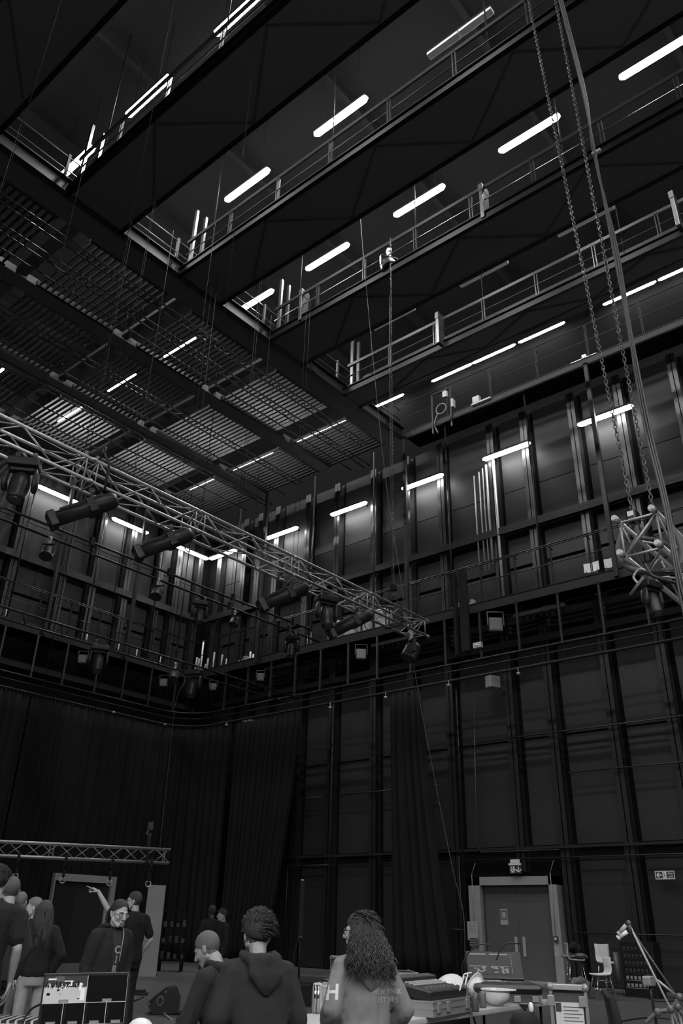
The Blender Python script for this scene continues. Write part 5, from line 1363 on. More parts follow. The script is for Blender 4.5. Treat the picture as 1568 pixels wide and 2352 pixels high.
# low riser on the floor
r0, r1 = zpt(575, 2250, .25), zpt(800, 2262, .25)
t = thing('low_riser', 'low dark platform on the floor behind the thin column speaker', 'platform', ((r0+r1)/2).to_2d().to_3d())
b = NB(); c_ = (r0+r1)/2; ang = math.atan2(r1.y-r0.y, r1.x-r0.x); bx(b, -2.3, 2.6, 0, 2.2, .18, .25, .01, TR((c_.x, c_.y, 0), ang)); part('top', b, M_cl_dark, t)
b = NB(); bx(b, -2.25, 2.55, .03, 2.15, 0, .18, 0, TR((c_.x, c_.y, 0), ang)); part('base', b, M_grey, t)
def flight_case(name, label, M, w, d, h, face=M_dark, edge=M_alu, lid=None, mw=None):
    t = thing(name, label, 'flight case', M.to_translation(), M.to_euler().z)
    b = NB(); bx(b, -w/2+.004, w/2-.004, -d/2+.004, d/2-.004, .004, h-.004); part('panel', b, face, t, False)
    b = NB(); e = .022
    for x in (-w/2, w/2-e):
        for y in (-d/2, d/2-e): bx(b, x, x+e, y, y+e, 0, h)
    for z in (0, h-e):
        for x in (-w/2, w/2-e): bx(b, x, x+e, -d/2, d/2, z, z+e)
        for y in (-d/2, d/2-e): bx(b, -w/2, w/2, y, y+e, z, z+e)
    part('edging', b, edge, t, False)
    if lid:
        b = NB(); bx(b, -w/2-.003, w/2+.003, -d/2-.003, d/2+.003, lid-.012, lid+.012); part('lid_rim', b, edge, t, False)
    for sx in (-1, 1):
        for sy in (-1, 1):
            for z in (.02, h-.02):
                b = NB(); ell(b, (sx*(w/2-.014), sy*(d/2-.014), z), .026, None, 8, 6); part('ball_corner', b, M_alu2, t, False)
    return t
tow2 = math.radians(40.4)
# cases on the draped table
p = dpt(812, 2243, 9.55); c1 = flight_case('flight_case', 'tall flight case with a white sticker behind the curly haired person', TR((p.x, p.y, hq), tow2-PI/2+.15), .42, .5, .34, M_fix2, M_plate)
b = NB(); bx(b, -.15, -.09, -.256, -.252, .23, .29); st = part('sticker', b, M_paper, c1, False)
b = NB()
for k in range(3): bx(b, -.14, -.1+.012*k, -.258, -.256, .24+.016*k, .247+.016*k)
part('print', b, M_dark, st, False)
b = NB(); bx(b, -.25, -.205, -.2, -.1, .08, .22, .01); part('latch', b, M_alu2, c1, False)
p = dpt(905, 2250, 9.7); c2 = flight_case('flight_case', 'black flight case with pale edging right of the curly haired person', TR((p.x, p.y, hq), tow2-PI/2+.1), .42, .5, .215, M_black, M_alu2, .165)
b = NB(); bx(b, .1, .15, -.27, -.25, .12, .19, .008); part('latch', b, M_alu2, c2, False)
b = NB(); bx(b, .0, .05, -.252, -.25, .06, .075); part('sticker', b, M_paper, c2, False)
# closed laptop
p = dpt(945, 2262, 8.9); b = NB(); bx(b, -.28, .26, -.2, .18, hq, hq+.025, .008, TR((p.x, p.y, 0), tow2-PI/2-.1)); lt = tag(part('laptop', b, M_blackplastic), 'closed black laptop on the draped table beside the flight case', 'laptop')
# aluminium case on the left end of the white table
p = zpt(748, 2329, TZ)
t = thing('aluminium_case', 'small ribbed aluminium case on the left end of the white table', 'case', p, tow2-PI/2-.3)
b = NB(); bx(b, -.11, .16, 0, .15, 0, .2, .02); part('shell', b, M_alu2, t, False)
b = NB(); bx(b, -.112, -.03, -.012, .15, .0, .205, .015); part('end_panel', b, M_plate, t, False)
for k, x in enumerate((-.085, -.06)):
    b = NB(); tube(b, (x, -.016, .01), (x, -.016, .195), .011, 8); part('rib', b, M_chrome, t, False)
b = NB(); tube(b, (-.05, .03, .205), (-.05, .03, .225), .01, 8); tube(b, (-.05, .03, .225), (.02, .03, .225), .01, 8); tube(b, (.02, .03, .205), (.02, .03, .225), .01, 8); part('handle', b, M_blackplastic, t, False)
b = NB(); bx(b, -.03, .16, -.006, 0, .11, .17); part('band', b, M_pale, t, False)
# sound mixing desk in a tray case
pA, pB = zpt(995, 2338, TZ), zpt(1083, 2323, TZ)
t = thing('mixing_desk', 'sound mixing desk full of small knobs in its silver case tray', 'mixer', pA, math.atan2((pB-pA).y, (pB-pA).x))
w, d = (pB-pA).length, .44
x0 = 0; x1 = x0+w
b = NB(); bx(b, x0, x1, 0, d, 0, .105, .008); part('tray', b, M_alu2, t, False)
b = NB()
for z in (.0, .05, .095): bx(b, x0-.004, x1+.004, -.006, d+.004, z, z+.012)
part('edging', b, M_alu, t, False)
Sl = Matrix.Translation((0, 0, .105)) @ Matrix.Rotation(math.radians(10), 4, 'X')
b = NB(); bx(b, x0+.03, x1-.03, .03, d-.02, -.02, .055, .01, Sl); dk = part('surface', b, M_blackplastic, t, False)
b = NB(); bx(b, x0+.03, x1-.03, d-.12, d-.03, .05, .09, .01, Sl @ Matrix.Translation((0, 0, 0))); part('meter_bridge', b, M_dark, dk, False)
b = NB()
for j, y in enumerate((.29, .25, .21)):
    for k in range(22): lathe(b, [(.009, 0), (.008, .014), (.001, .015)], (x0+.07+k*(w-.15)/21, y, .055), 8)
b.transform(Sl); part('knobs', b, M_pale, dk, False)['kind'] = 'stuff'
b = NB()
for k in range(22): bx(b, x0+.064+k*(w-.15)/21, x0+.076+k*(w-.15)/21, .08+.02*(k % 3), .105+.02*(k % 3), .055, .07)
for k in range(22): bx(b, x0+.069+k*(w-.15)/21, x0+.071+k*(w-.15)/21, .06, .18, .055, .056)
b.transform(Sl); part('faders', b, M_grey, dk, False)['kind'] = 'stuff'
for sx in (x0+.09, x1-.1, (x0+x1)/2-.1):
    b = NB(); bx(b, sx-.03, sx+.03, -.02, 0, .025, .095, .006); part('latch', b, M_alu, t, False)
b = NB(); bx(b, x0+.08, x1-.25, d-.02, d+.28, .08, .1, .01, Matrix.Translation((0, 0, .0)) @ Matrix.Rotation(.0, 4, 'X')); part('screen_lid', b, M_dark, t, False)
# lighting console with a big tilted screen, on its flat case
def kpart(n, b, m, par, w=True, f=True):
    for v in b.verts: v.co = V((v.co.x*KX, v.co.y*.9, v.co.z*.8))
    return part(n, b, m, par, False)
CA = math.radians(-52); cu_ = V((math.cos(CA), math.sin(CA), 0)); pC = zpt(1247, 2268, TZ+.14)-cu_*.62; pC.z = TZ
KX = .62/.66
t = thing('lighting_console', 'black lighting console with two tilted touch screens on the right of the table', 'console', pC, CA)
b = NB(); bx(b, .05, .64, .02, .6, 0, .1, .01); kpart('case_tray', b, M_fix2, t, False)
b = NB()
for z in (0, .088): bx(b, .044, .646, .014, .606, z, z+.014)
for x in (.044, .624): bx(b, x, x+.022, .014, .036, 0, .1)
kpart('case_edging', b, M_alu2, t, False)
for x in (.12, .4, .58):
    b = NB(); bx(b, x-.035, x+.035, 0, .02, .02, .085, .006); kpart('latch', b, M_alu2, t, False)
b = NB(); bx(b, -.02, .66, -.02, .62, .1, .2, .045); bd = kpart('body', b, M_blackplastic, t, False)
b = NB(); bx(b, .03, .6, .1, .5, .198, .206); kpart('control_surface', b, M_dark, bd, False)
b = NB(); bx(b, .06, .3, .42, .45, .206, .212); bx(b, .14, .34, .3, .312, .206, .212); kpart('button_strip', b, M_paper, bd, False)
b = NB(); rnd = random.Random(4)
for k in range(60):
    x, y = .06+.04*(k % 12), .14+.06*(k//12); bx(b, x, x+.02, y, y+.015, .206, .212)
kpart('keys', b, M_grey, bd, False)
Sc = Matrix.Translation((.0, .56, .2)) @ Matrix.Rotation(math.radians(-30), 4, 'X')
b = NB(); bx(b, -.02, .58, 0, .05, .02, .36, .012, Sc); sc = kpart('screen_housing', b, M_blackplastic, t, False)
M_scr = emit('console_screen', .06, .16)
for a, c in ((.0, .21), (.225, .44)):
    b = NB(); bx(b, a, c, -.004, 0, .07, .335, 0, Sc); s1 = kpart('touch_screen', b, M_scr, sc, False)
    b = NB(); rnd = random.Random(int(a*100))
    for k in range(10 if a < .1 else 20):
        x = a+.015+rnd.random()*(c-a-.05); z = .08+.07*rnd.random(); bx(b, x, x+.022, -.006, -.004, z, z+.015, 0, Sc)
    bx(b, a+.01, c-.01, -.006, -.004, .31, .325, 0, Sc); bx(b, a+.01, c-.01, -.0055, -.004, .165, .172, 0, Sc)
    kpart('screen_graphics', b, emit('screen_graphic', .2, .5), s1, False)
b = NB()
for k in range(14): bx(b, .455, .465, -.004, 0, .08+.018*k, .088+.018*k, 0, Sc)
kpart('side_keys', b, M_pale, sc, False)
# goosenecks
def goose(px, lab, end=None):
    pts = [dpt(x, y, dd) for x, y, dd in px]; b = NB(); path(b, bez(pts, 8), .007, 6); ell(b, pts[-1], .012, None, 8, 6)
    tag(part('gooseneck_lamp', b, M_blackplastic), lab, 'lamp')
goose(((1140, 2205, 8.9), (1150, 2178, 8.9), (1165, 2167, 8.9), (1190, 2167, 8.9)), 'black gooseneck lamp arching over the console screens to the door handle')
goose(((1066, 2258, 8.2), (1062, 2215, 8.2), (1085, 2178, 8.2), (1105, 2169, 8.2), (1127, 2170, 8.2)), 'black gooseneck lamp left of the console screens under the paper notices')
b = NB(); path(b, bez([dpt(1055, 2275, 7.7), dpt(1063, 2250, 7.8), dpt(1066, 2238, 7.9), dpt(1083, 2234, 7.9)], 8), .006, 6); path(b, bez([dpt(1068, 2262, 7.7), dpt(1072, 2245, 7.8), dpt(1074, 2237, 7.9)], 6), .006, 6); bx(b, 0, .001, 0, .001, 0, .001, 0, Matrix.Translation(dpt(1083, 2234, 7.9)))
tag(part('charging_cable', b, M_white), 'white cable looped at the left corner of the console screen', 'cable')
# helmets
def helmet(name, label, p, rz, tilt, up=True, s=1.0):
    M = TR(p, rz) @ tilt
    t = thing(name, label, 'hard hat', p, rz)
    b = NB(); prof = []
    for k in range(11):
        a = PI/2*k/10; prof.append((.135*math.cos(a)**.85 if k < 10 else .0005, .15*math.sin(a)))
    lathe(b, [(r*s, z*s) for r, z in prof], (0, 0, 0), 28)
    for v in b.verts: v.co.y *= 1.18
    b.transform(M); sh = part('shell', b, M_white, t); md = sh.modifiers.new('wall', 'SOLIDIFY'); md.thickness = .004
    b = NB(); 
    ring = []
    for k in range(29):
        a = 2*PI*k/28; e = 1+.35*max(0, math.sin(a))**3*.9
        ring.append((.15*math.cos(a)*s, .165*math.sin(a)*e*s, -.004*s))
    path(b, ring, .009*s, 6)
    A = [b.verts.new((.132*math.cos(2*PI*k/28)*s, .156*math.sin(2*PI*k/28)*s, .004*s)) for k in range(28)]; B2 = [b.verts.new((ring[k][0], ring[k][1], -.004*s)) for k in range(28)]
    for k in range(28): b.faces.new((A[k], A[(k+1) % 28], B2[(k+1) % 28], B2[k]))
    b.transform(M); part('brim', b, M_white, t)
    b = NB(); bx(b, -.014*s, .014*s, -.12*s, .13*s, .146*s, .158*s, .008*s)
    for v in b.verts: v.co.z -= .0*1+3.0*(v.co.y**2)*1.6/s
    b.transform(M); part('crest', b, M_white, t)
    if not up:
        b = NB()
        for k in range(4):
            a = PI*k/4; path(b, [V(q)*s for q in bez([(.112*math.cos(a), .132*math.sin(a), .0), (.05*math.cos(a), .06*math.sin(a), .09), (-.05*math.cos(a), -.06*math.sin(a), .09), (-.112*math.cos(a), -.132*math.sin(a), .0)], 5)], .008, 4)
        b.transform(M); part('cradle', b, M_cl_black, t)
    return t
X_, Y_ = Matrix.Rotation, Matrix.Translation
p = zpt(1034, 2300, TZ); helmet('hard_hat', 'white hard hat lying on its side behind the mixing desk', p+V((0, 0, .13)), TA+.6, X_(math.radians(-14), 4, 'X') @ X_(math.radians(18), 4, 'Y') @ Y_((0, 0, -.06)))
p = zpt(1141, 2311, TZ); helmet('hard_hat', 'white hard hat standing upside down in front of the console', p+V((0, 0, .125)), TA+.4, X_(PI, 4, 'X') @ Y_((0, 0, -.0)), False, .8)
p = zpt(1100, 2302, TZ); helmet('hard_hat', 'white hard hat tipped open showing its black cradle beside the bottle', p+V((0, 0, .09)), TA-.5, X_(math.radians(118), 4, 'X') @ Y_((0, 0, -.06)), False, .62)
# bottle and glasses
M_clear = mat('clear_plastic', .13, .15)
def vessel(name, label, cat, px, py, prof, s, m, lab=None):
    p = zpt(px, py, TZ); t = thing(name, label, cat, p)
    b = NB(); lathe(b, [(r*s, z*s) for r, z in prof], p, 20); part('body', b, m, t)
    return t, p
t, p = vessel('drinks_bottle', 'slim clear bottle beside the white hard hats on the table', 'bottle', 1068, 2311, [(.001, 0), (.034, 0), (.036, .02), (.035, .1), (.03, .14), (.018, .19), (.015, .21), (.015, .23), (.001, .23)], .95, M_clear)
b = NB(); lathe(b, [(.001, .208), (.017, .208), (.017, .228), (.001, .229)], p, 16); part('cap', b, M_pale, t)
for px, py, lab, m in ((1084, 2316, 'printed drinks can by the mixing desk corner', M_fix2), (1109, 2315, 'drinks can between the bottle and the upturned hard hat', M_grey), (1092, 2324, 'squat dark can at the corner of the mixing desk', M_fix2)):
    t, p = vessel('drinks_can', lab, 'can', px, py, [(.001, 0), (.026, 0), (.031, .01), (.031, .105), (.025, .118), (.001, .116)], 1.0, m)
    b = NB(); lathe(b, [(.0255, .117), (.027, .119), (.0255, .121)], p, 16); part('rim', b, M_alu, t)
    b = NB(); tube(b, p+V((0, 0, .117)), p+V((.012, 0, .119)), .006, 6); part('tab', b, M_alu, t)
p = zpt(1135, 2296, TZ); b = NB(); bx(b, -.16, .16, -.1, .12, 0, .03, .005, TM(p+vdir*.02)); tag(part('notebook', b, M_dark), 'dark notebook under the upturned hard hats', 'book')
# flat things near the front edge
p = zpt(960, 2332, TZ); b = NB(); bx(b, -.13, .17, -.02, .1, 0, .035, .008, TM(p+vdir*.05)); tag(part('small_rack_unit', b, M_fix2), 'small grey unit on the table in front of the mixing desk', 'device')
# ---- upright case with notices, right of the table
p = dpt(1302, 2352, 8.2); zc = xpt(1306, 2268, p.x).z
t = thing('open_flight_case', 'upright flight case with paper sheets taped on it right of the table', 'flight case', (p.x, p.y, 0), tow2-PI/2-.30)
hh_ = dpt(1302, 2268, 8.2).z; w = .115
b = NB(); bx(b, -w+.02, w+.06, .02, .45, 0, hh_-.02); part('panel', b, M_fix2, t, False)
for x in (-w, w+.06):
    b = NB(); bx(b, x-.014, x+.014, -.014, .014, 0, hh_, .004); part('edging', b, M_alu, t, False)
b = NB(); bx(b, -w-.02, w+.08, -.02, .02, hh_-.02, hh_+.025, .008); part('top_bar', b, M_plate, t, False)
for x in (-w, w+.06):
    b = NB(); ell(b, (x, 0, hh_), .035, None, 10, 7); part('ball_corner', b, M_alu2, t, False)
b = NB(); bx(b, -w+.03, w+.03, -.004, .012, hh_-.34, hh_-.11); pp = part('paper_sheet', b, M_paper, t, False)
b = NB(); bx(b, -w+.035, -w+.08, -.007, -.004, hh_-.18, hh_-.115); part('printed_logo', b, M_dark, pp, False)
b = NB()
for k in range(5): bx(b, -w+.095, w+.02-.03*(k % 2), -.007, -.004, hh_-.145-.025*k, hh_-.14-.025*k)
part('printed_lines', b, M_grey, pp, False)
b = NB(); bx(b, -w+.1, w+.04, .0, .012, hh_-.7, hh_-.40); part('paper_sheet', b, M_paper, t, False)
for sgn, pos in ((1, -w+.0), (1, w+.03)):
    b = NB(); bx(b, pos-.03, pos+.03, -.02, 0, hh_-.14, hh_-.06, .006); part('latch', b, M_alu2, t, False)
b = NB(); bx(b, -w+.04, w+.04, .001, .018, hh_-.4, hh_-.335); part('cross_band', b, M_plate, t, False)
# dark bag below the table
p = zpt(1204, 2347, .25); p = dpt(1204, 2335, 7.2)
t = thing('black_bag', 'black bag with a pale tip standing under the right end of the table', 'bag', (p.x, p.y, 0))
b = NB(); loft(b, [((p.x, p.y, 0), .15, .12), ((p.x, p.y, .3), .16, .13), ((p.x, p.y, p.z-.02), .13, .09), ((p.x, p.y, p.z+.03), .11, .05)], 16, 3); part('body', b, M_cl_black, t)
b = NB(); q = dpt(1219, 2314, 7.2); ell(b, q, (.02, .02, .035)); part('tip', b, M_white, t)
# ---- office chair
p = dpt(1404, 2330, 7.4)
t = thing('office_chair', 'black office chair seen edge on right of the papered case', 'chair', (p.x, p.y, 0), tow2-PI/2+1.34)
zt_ = dpt(1412, 2276, 7.4).z; zs = .47
b = NB()
for k in range(9):
    pass
prev = None
rings = []
bk = NB(); loft(bk, [((0, .0, 0), .17, .03), ((0, -.015, .08), .22, .04), ((0, -.02, .25), .235, .045), ((0, .0, .4), .22, .04), ((0, .03, zt_-zs-.12), .17, .03), ((0, .035, zt_-zs-.09), .1, .015)], 20, 3); bk.transform(Matrix.Translation((0, 0, zs+.1))); part('backrest', bk, M_cl_black, t, False)
b = NB(); bx(b, -.24, .24, -.48, -.0, zs-.05, zs+.03, .03); part('seat', b, M_cl_black, t, False)
b = NB(); path(b, bez([(0, -.2, zs-.06), (0, .06, zs-.06), (0, .07, zs+.1), (0, .04, zs+.3)], 6), .022, 8); part('back_support', b, M_blackplastic, t, False)
for sx in (-1, 1):
    b = NB(); bx(b, sx*.28-.035, sx*.28+.035, -.36, -.1, zs+.2, zs+.23, .012); ar = part('armrest', b, M_blackplastic, t, False)
    b = NB(); bx(b, sx*.28-.012, sx*.28+.012, -.22, -.18, zs-.03, zs+.2, .004); tube(b, (sx*.28, -.2, zs-.03), (0, -.2, zs-.05), .012, 6); part('arm_post', b, M_alu2, ar, False)
b = NB(); tube(b, (0, -.22, .12), (0, -.22, zs-.05), .028, 10); part('column', b, M_fixture, t, False)
for k in range(5):
    a = 2*PI*k/5; b = NB(); tube(b, (0, -.22, .12), (.28*math.cos(a), -.22+.28*math.sin(a), .07), .022, 8, .014); lg = part('base_arm', b, M_blackplastic, t, False)
    b = NB(); lathe(b, [(.001, -.02), (.03, -.02), (.03, .02), (.001, .02)], (.28*math.cos(a), -.22+.28*math.sin(a), .03), 12, Matrix.Rotation(PI/2, 4, 'Y')); part('castor', b, M_black, lg, False)
# ---- tall chairs by the right wall
def high_chair(label, p, rz, seat_z, back=.42, m=M_white, feet=True):
    t = thing('plastic_chair', label, 'chair', p, rz)
    b = NB(); bk = NB()
    prof = bez([(-.21, 0, seat_z+.0), (-.15, 0, seat_z-.012), (.1, 0, seat_z), (.17, 0, seat_z+.03), (.2, 0, seat_z+.12), (.19, 0, seat_z+.26), (.2, 0, seat_z+back)], 5)
    rows_ = []
    for q in prof:
        rows_.append([b.verts.new((q.x, y, q.z+.012*(abs(y)/.2)**2)) for y in (-.2, -.14, -.07, 0, .07, .14, .2)])
    for r0_, r1_ in zip(rows_, rows_[1:]):
        for k in range(6): b.faces.new((r0_[k], r0_[k+1], r1_[k+1], r1_[k])).smooth = True
    o = part('seat_shell', b, m, t, False); md = o.modifiers.new('thick', 'SOLIDIFY'); md.thickness = .03
    for sx in (-1, 1):
        for sy in (-1, 1):
            b = NB(); tube(b, (sx*.14, sy*.15, seat_z-.03), (sx*.24, sy*.22, 0), .012, 8); lg = part('leg', b, M_chrome, t, False)
            b = NB(); ell(b, (sx*.24, sy*.22, .012), .018, None, 8, 6); part('foot', b, M_blackplastic, lg, False)
    b = NB(); f_ = .45; x_ = .14+(1-f_)*.1; y_ = .15+(1-f_)*.07; z_ = (seat_z-.03)*f_
    for a, c in (((-x_, -y_), (x_, -y_)), ((x_, -y_), (x_, y_)), ((x_, y_), (-x_, y_)), ((-x_, y_), (-x_, -y_))): tube(b, (a[0], a[1], z_), (c[0], c[1], z_), .009, 6)
    part('foot_rail', b, M_chrome, t, False)
    return t
pc = zpt(1386, 2297, 0)
high_chair('pale plastic chair in profile by the right wall with its curved back to the right', pc, tow2-PI/2+.1, dpt(1385, 2240, math.hypot(pc.x, pc.y)).z, .36)
pc2 = zpt(1402, 2284, 0)
high_chair('tall pale chair facing away behind the profile chair, bright square backrest', pc2, tow2+.25, dpt(1385, 2212, math.hypot(pc2.x, pc2.y)).z, .42, M_white)
pc3 = zpt(1328, 2290, 0)
t3 = high_chair('tall chair heaped with a grey coat next to the door frame', pc3, tow2+PI/2-.1, dpt(1325, 2206, math.hypot(pc3.x, pc3.y)).z, .36, M_pale)
b = NB(); rnd = random.Random(3)
zz = dpt(1325, 2204, math.hypot(pc3.x, pc3.y)).z
for k in range(16): ell(b, (pc3.x+rnd.uniform(-.2, .2), pc3.y+rnd.uniform(-.2, .2), zz+rnd.uniform(.05, .1)), (rnd.uniform(.07, .16), rnd.uniform(.07, .14), rnd.uniform(.03, .06)), None, 10, 7)
me = remesh(b, .02, 4, .015, 4, 8); o = link_mesh('folded_coat', me, M_grey); tag(o, 'crumpled grey coat on the seat of the tall chair by the door', 'coat')
b = NB()
for k in range(8): ell(b, (pc3.x+rnd.uniform(-.12, .12), pc3.y+rnd.uniform(-.1, .1), zz+.2+rnd.uniform(-.02, .1)), rnd.uniform(.07, .12), None, 10, 7)
me = remesh(b, .02, 4, .01, 6, 8); o = link_mesh('black_bag', me, M_cl_black); tag(o, 'small black bag on top of the grey coat', 'bag')
pb = zpt(1322, 2292, 0)
b = NB()
for k in range(10): ell(b, (pb.x+rnd.uniform(-.25, .25), pb.y+rnd.uniform(-.25, .25), rnd.uniform(.1, .38)), rnd.uniform(.08, .15), None, 10, 7)
me = remesh(b, .03, 4, .03, 8, 5); o = link_mesh('cloth_bag', me, M_grey); tag(o, 'slumped grey cloth bag under the tall chair by the door', 'bag')
# ---- equipment rack by the right wall
p = xpt(1470, 2255, 22.0); p.z = 0
t = thing('equipment_rack', 'dark equipment rack with rows of sockets against the right wall', 'rack', p, -PI/2)
wz = xpt(1470, 2163, 22.0).z; zb0 = .5
M0 = TR(p, -PI/2)
b = NB(); bx(b, -.42, .42, 0, .5, .0, wz, .01); part('cabinet', b, M_fixture, t, False)
rnd = random.Random(5)
for j in range(6):
    z = wz-.2-.16*j; b = NB(); bx(b, -.36, .3, -.01, 0, z-.01, z); 
    for k in range(6): bx(b, -.33+.1*k, -.27+.1*k, -.015, 0, z+.02, z+.09, .005)
    part('socket_row', b, M_dark if j < 4 else M_pale, t, False)
b = NB(); tube(b, (-.5, -.1, .25), (-.5, -.1, .95), .07, 12); part('extinguisher_tube', b, M_fix2, t, False)
# ---- microphone stand with two booms
def rod(name, label, a, c, r, m): 
    b = NB(); tube(b, a, c, r, 8); return b
dm = 6.4
base = dpt(1518, 2400, dm)
top = dpt(1443, 2120, dm)
t = thing('microphone_stand', 'tall microphone stand with a long boom leaning across the right edge', 'stand', (base.x, base.y, 0))
b = NB(); tube(b, top, dpt(1570, 2380, dm), .007, 8); part('boom', b, M_pale, t)
b = NB(); tube(b, dpt(1449, 2135, dm+.1), dpt(1585, 2335, dm+.1), .006, 8); part('boom', b, M_fix2, t)
b = NB(); tube(b, dpt(1487, 2238, dm+.3), dpt(1512, 2380, dm+.3), .009, 8); part('upright', b, M_fixture, t)
b = NB(); tube(b, dpt(1509, 2251, dm), dpt(1549, 2284, dm), .008, 8); part('brace', b, M_alu2, t)
b = NB(); bx(b, -.05, .05, -.03, .03, -.03, .03, .01, Matrix.Translation(dpt(1490, 2253, dm+.3))); part('clutch', b, M_alu2, t)
for i, (a, c) in enumerate((((1440, 2140), (1417, 2155)), ((1437, 2125), (1419, 2147)))):
    A, B3 = dpt(a[0], a[1], dm), dpt(c[0], c[1], dm)
    b = NB(); d_ = (B3-A).normalized(); tube(b, A, A.lerp(B3, .8), .013, 12, .014); tube(b, A.lerp(B3, .8), B3, .016, 12)
    mm = tag(part('microphone', b, M_paper if i == 0 else M_pale), ('bright slim microphone clipped at the tip of the boom stand', 'darker microphone just above the bright one on the boom stand')[i], 'microphone')
b = NB(); ell(b, top, .018, None, 10, 7); tube(b, top, dpt(1449, 2140, dm), .012, 8); part('microphone_clip', b, M_fix2, t)
b = NB(); a_ = dpt(1424.8, 1984, dm+.02); path(b, [dpt(1424, 1976, dm+.02), a_, dpt(1443, 2118, dm)], .002, 5); tag(part('microphone_cable', b, M_wire), 'thin pale cable dropping to the tip of the microphone stand', 'cable')
for i, (pts, lab) in enumerate(((((1480, 2352), (1510, 2325), (1540, 2318), (1560, 2290), (1556, 2312), (1568, 2330)), 'tangled cables and clips at the foot of the microphone stand'), (((1400, 2352), (1460, 2340), (1510, 2338), (1568, 2345)), 'dark cable lying on the floor below the microphone stand'), (((1480, 2290), (1510, 2300), (1568, 2298)), 'thin cable on the floor behind the microphone stand'))):
    b = NB()
    P_ = [dpt(x, y, 5.6) for x, y in pts] if i == 0 else [zpt(x, y, .012) for x, y in pts]
    path(b, bez(P_, 6), .012, 6)
    if i == 0:
        for q in P_[1:5]: ell(b, q, .022, None, 8, 6)
        tube(b, P_[2], V((P_[2].x, P_[2].y, .0)), .01, 6); tube(b, P_[4], V((P_[4].x+.2, P_[4].y, .0)), .01, 6)
    tag(part('floor_cable', b, M_fix2 if i == 0 else M_cableb), lab, 'cable')
# ---- column speaker on its sub box
p = zpt(690, 2312, 0); ds = math.hypot(p.x, p.y)
t = thing('column_speaker', 'thin column loudspeaker standing on a black bass box in the middle', 'loudspeaker', p, tow2-PI/2+.35)
zt1, zt2, zt3 = dpt(700, 2022, ds).z, dpt(695, 2151, ds).z, dpt(690, 2262, ds).z
b = NB(); bx(b, -.22, .22, -.0, .5, 0, zt3, .015); part('bass_box', b, M_blackplastic, t, False)
b = NB(); tube(b, (.02, .25, zt3), (.02, .25, zt2), .02, 10); part('pole', b, M_fixture, t, False)
b = NB(); bx(b, -.035, .065, .19, .3, zt2, zt1, .012); part('column', b, M_fixture, t, False)
b = NB(); bx(b, -.02, .05, .23, .27, zt1, zt1+.03, .006); bx(b, -.03, .0, .2, .23, zt2+.55*(zt1-zt2), zt2+.58*(zt1-zt2)); bx(b, -.02, .06, .22, .28, zt2-.02, zt2, .004); part('fittings', b, M_pale, t, False)
b = NB(); path(b, bez([(.02, .23, zt2+.1), (-.1, .22, zt3+.5), (-.08, .2, zt3+.1), (-.3, .1, zt3-.1), (-.4, .05, .02)], 6), .008, 5); part('cable', b, M_cableb, t, False)
# ---- floor wedge monitor
p = zpt(378, 2331, 0)
t = thing('wedge_monitor', 'black wedge stage monitor with a pale ring on its side lying on the floor', 'loudspeaker', p, tow2-PI/2+.25)
b = NB(); prism(b, [(-.29, .13), (-.2, .01), (.02, 0), (.23, .03), (.24, .26), (.17, .4), (.02, .37)], 0, .55); part('cabinet', b, M_blackplastic, t, False)
b = NB(); path(b, [(-.1+.05*math.cos(a), -.005, .2+.065*math.sin(a)) for a in [k*PI/9 for k in range(19)]], .016, 6); part('pole_ring', b, M_grey, t, False)
for x, z in ((-.285, .16), (.0, .025), (-.02, .335)):
    b = NB(); bx(b, x-.02, x+.02, -.008, 0, z-.02, z+.02, .004); part('badge', b, M_grey, t, False)
b = NB(); path(b, bez([(.0, -.02, .0), (.0, -.2, .01), (.02, -.5, .012), (.05, -.9, .012)], 6), .018, 6); part('cable', b, M_pale, t, False)
for k, pts in enumerate((((330, 2290), (300, 2300), (250, 2296)), ((345, 2318), (420, 2330), (440, 2326)), ((405, 2345), (413, 2325), (420, 2322)))):
    b = NB(); path(b, bez([zpt(x, y, .012) for x, y in pts], 6), .012, 5); tag(part('floor_cable', b, M_cableb), 'cable on the floor ' + ('left of the wedge monitor', 'in front of the wedge monitor', 'right of the wedge monitor')[k], 'cable')
b = NB(); p = zpt(305, 2285, 0); bx(b, -.3, .3, -.12, .12, 0, .05, .01, TR(p, tow2-PI/2)); bx(b, -.2, .25, -.05, .08, .05, .1, .01, TR(p, tow2-PI/2)); tag(part('stage_box', b, M_fixture), 'flat dark stage box on the floor left of the wedge monitor', 'box')
# ---- tall grey panel and the dark rack behind it
pl, pr_ = zpt(316, 2243, 0), zpt(349, 2241, 0)
zt4 = dpt(349, 2034, math.hypot(pr_.x, pr_.y)).z
ang = tow2-PI/2
t = thing('scenic_flat', 'tall plain grey panel standing behind the pointing person', 'panel', pl, ang+.1)
b = NB(); bx(b, .0, .50, 0, .04, 0, zt4, .004); part('board', b, M_doorframe, t, False)
b = NB(); bx(b, .02, .48, .04, .7, 0, .03); bx(b, .1, .16, .04, .1, 0, zt4*.8); part('foot_brace', b, M_fixture, t, False)
p = dpt(388, 2215, 29); p.z = 0
t = thing('cable_rack', 'dark rack of cables and sockets in the gloom right of the grey panel', 'rack', p, ang)
b = NB()
for x in (-.35, .35): bx(b, x-.03, x+.03, 0, .4, 0, 1.7)
for z in (.3, .75, 1.2, 1.66): bx(b, -.35, .35, 0, .4, z, z+.03)
part('frame', b, M_curtain, t, False)
b = NB(); rnd = random.Random(8)
for k in range(14): bx(b, -.3+.2*(k % 4)+rnd.random()*.04, -.2+.2*(k % 4), -.02, .1, .35+.44*(k//5), .45+.44*(k//5)+.1*rnd.random())
part('sockets', b, M_dark, t, False)
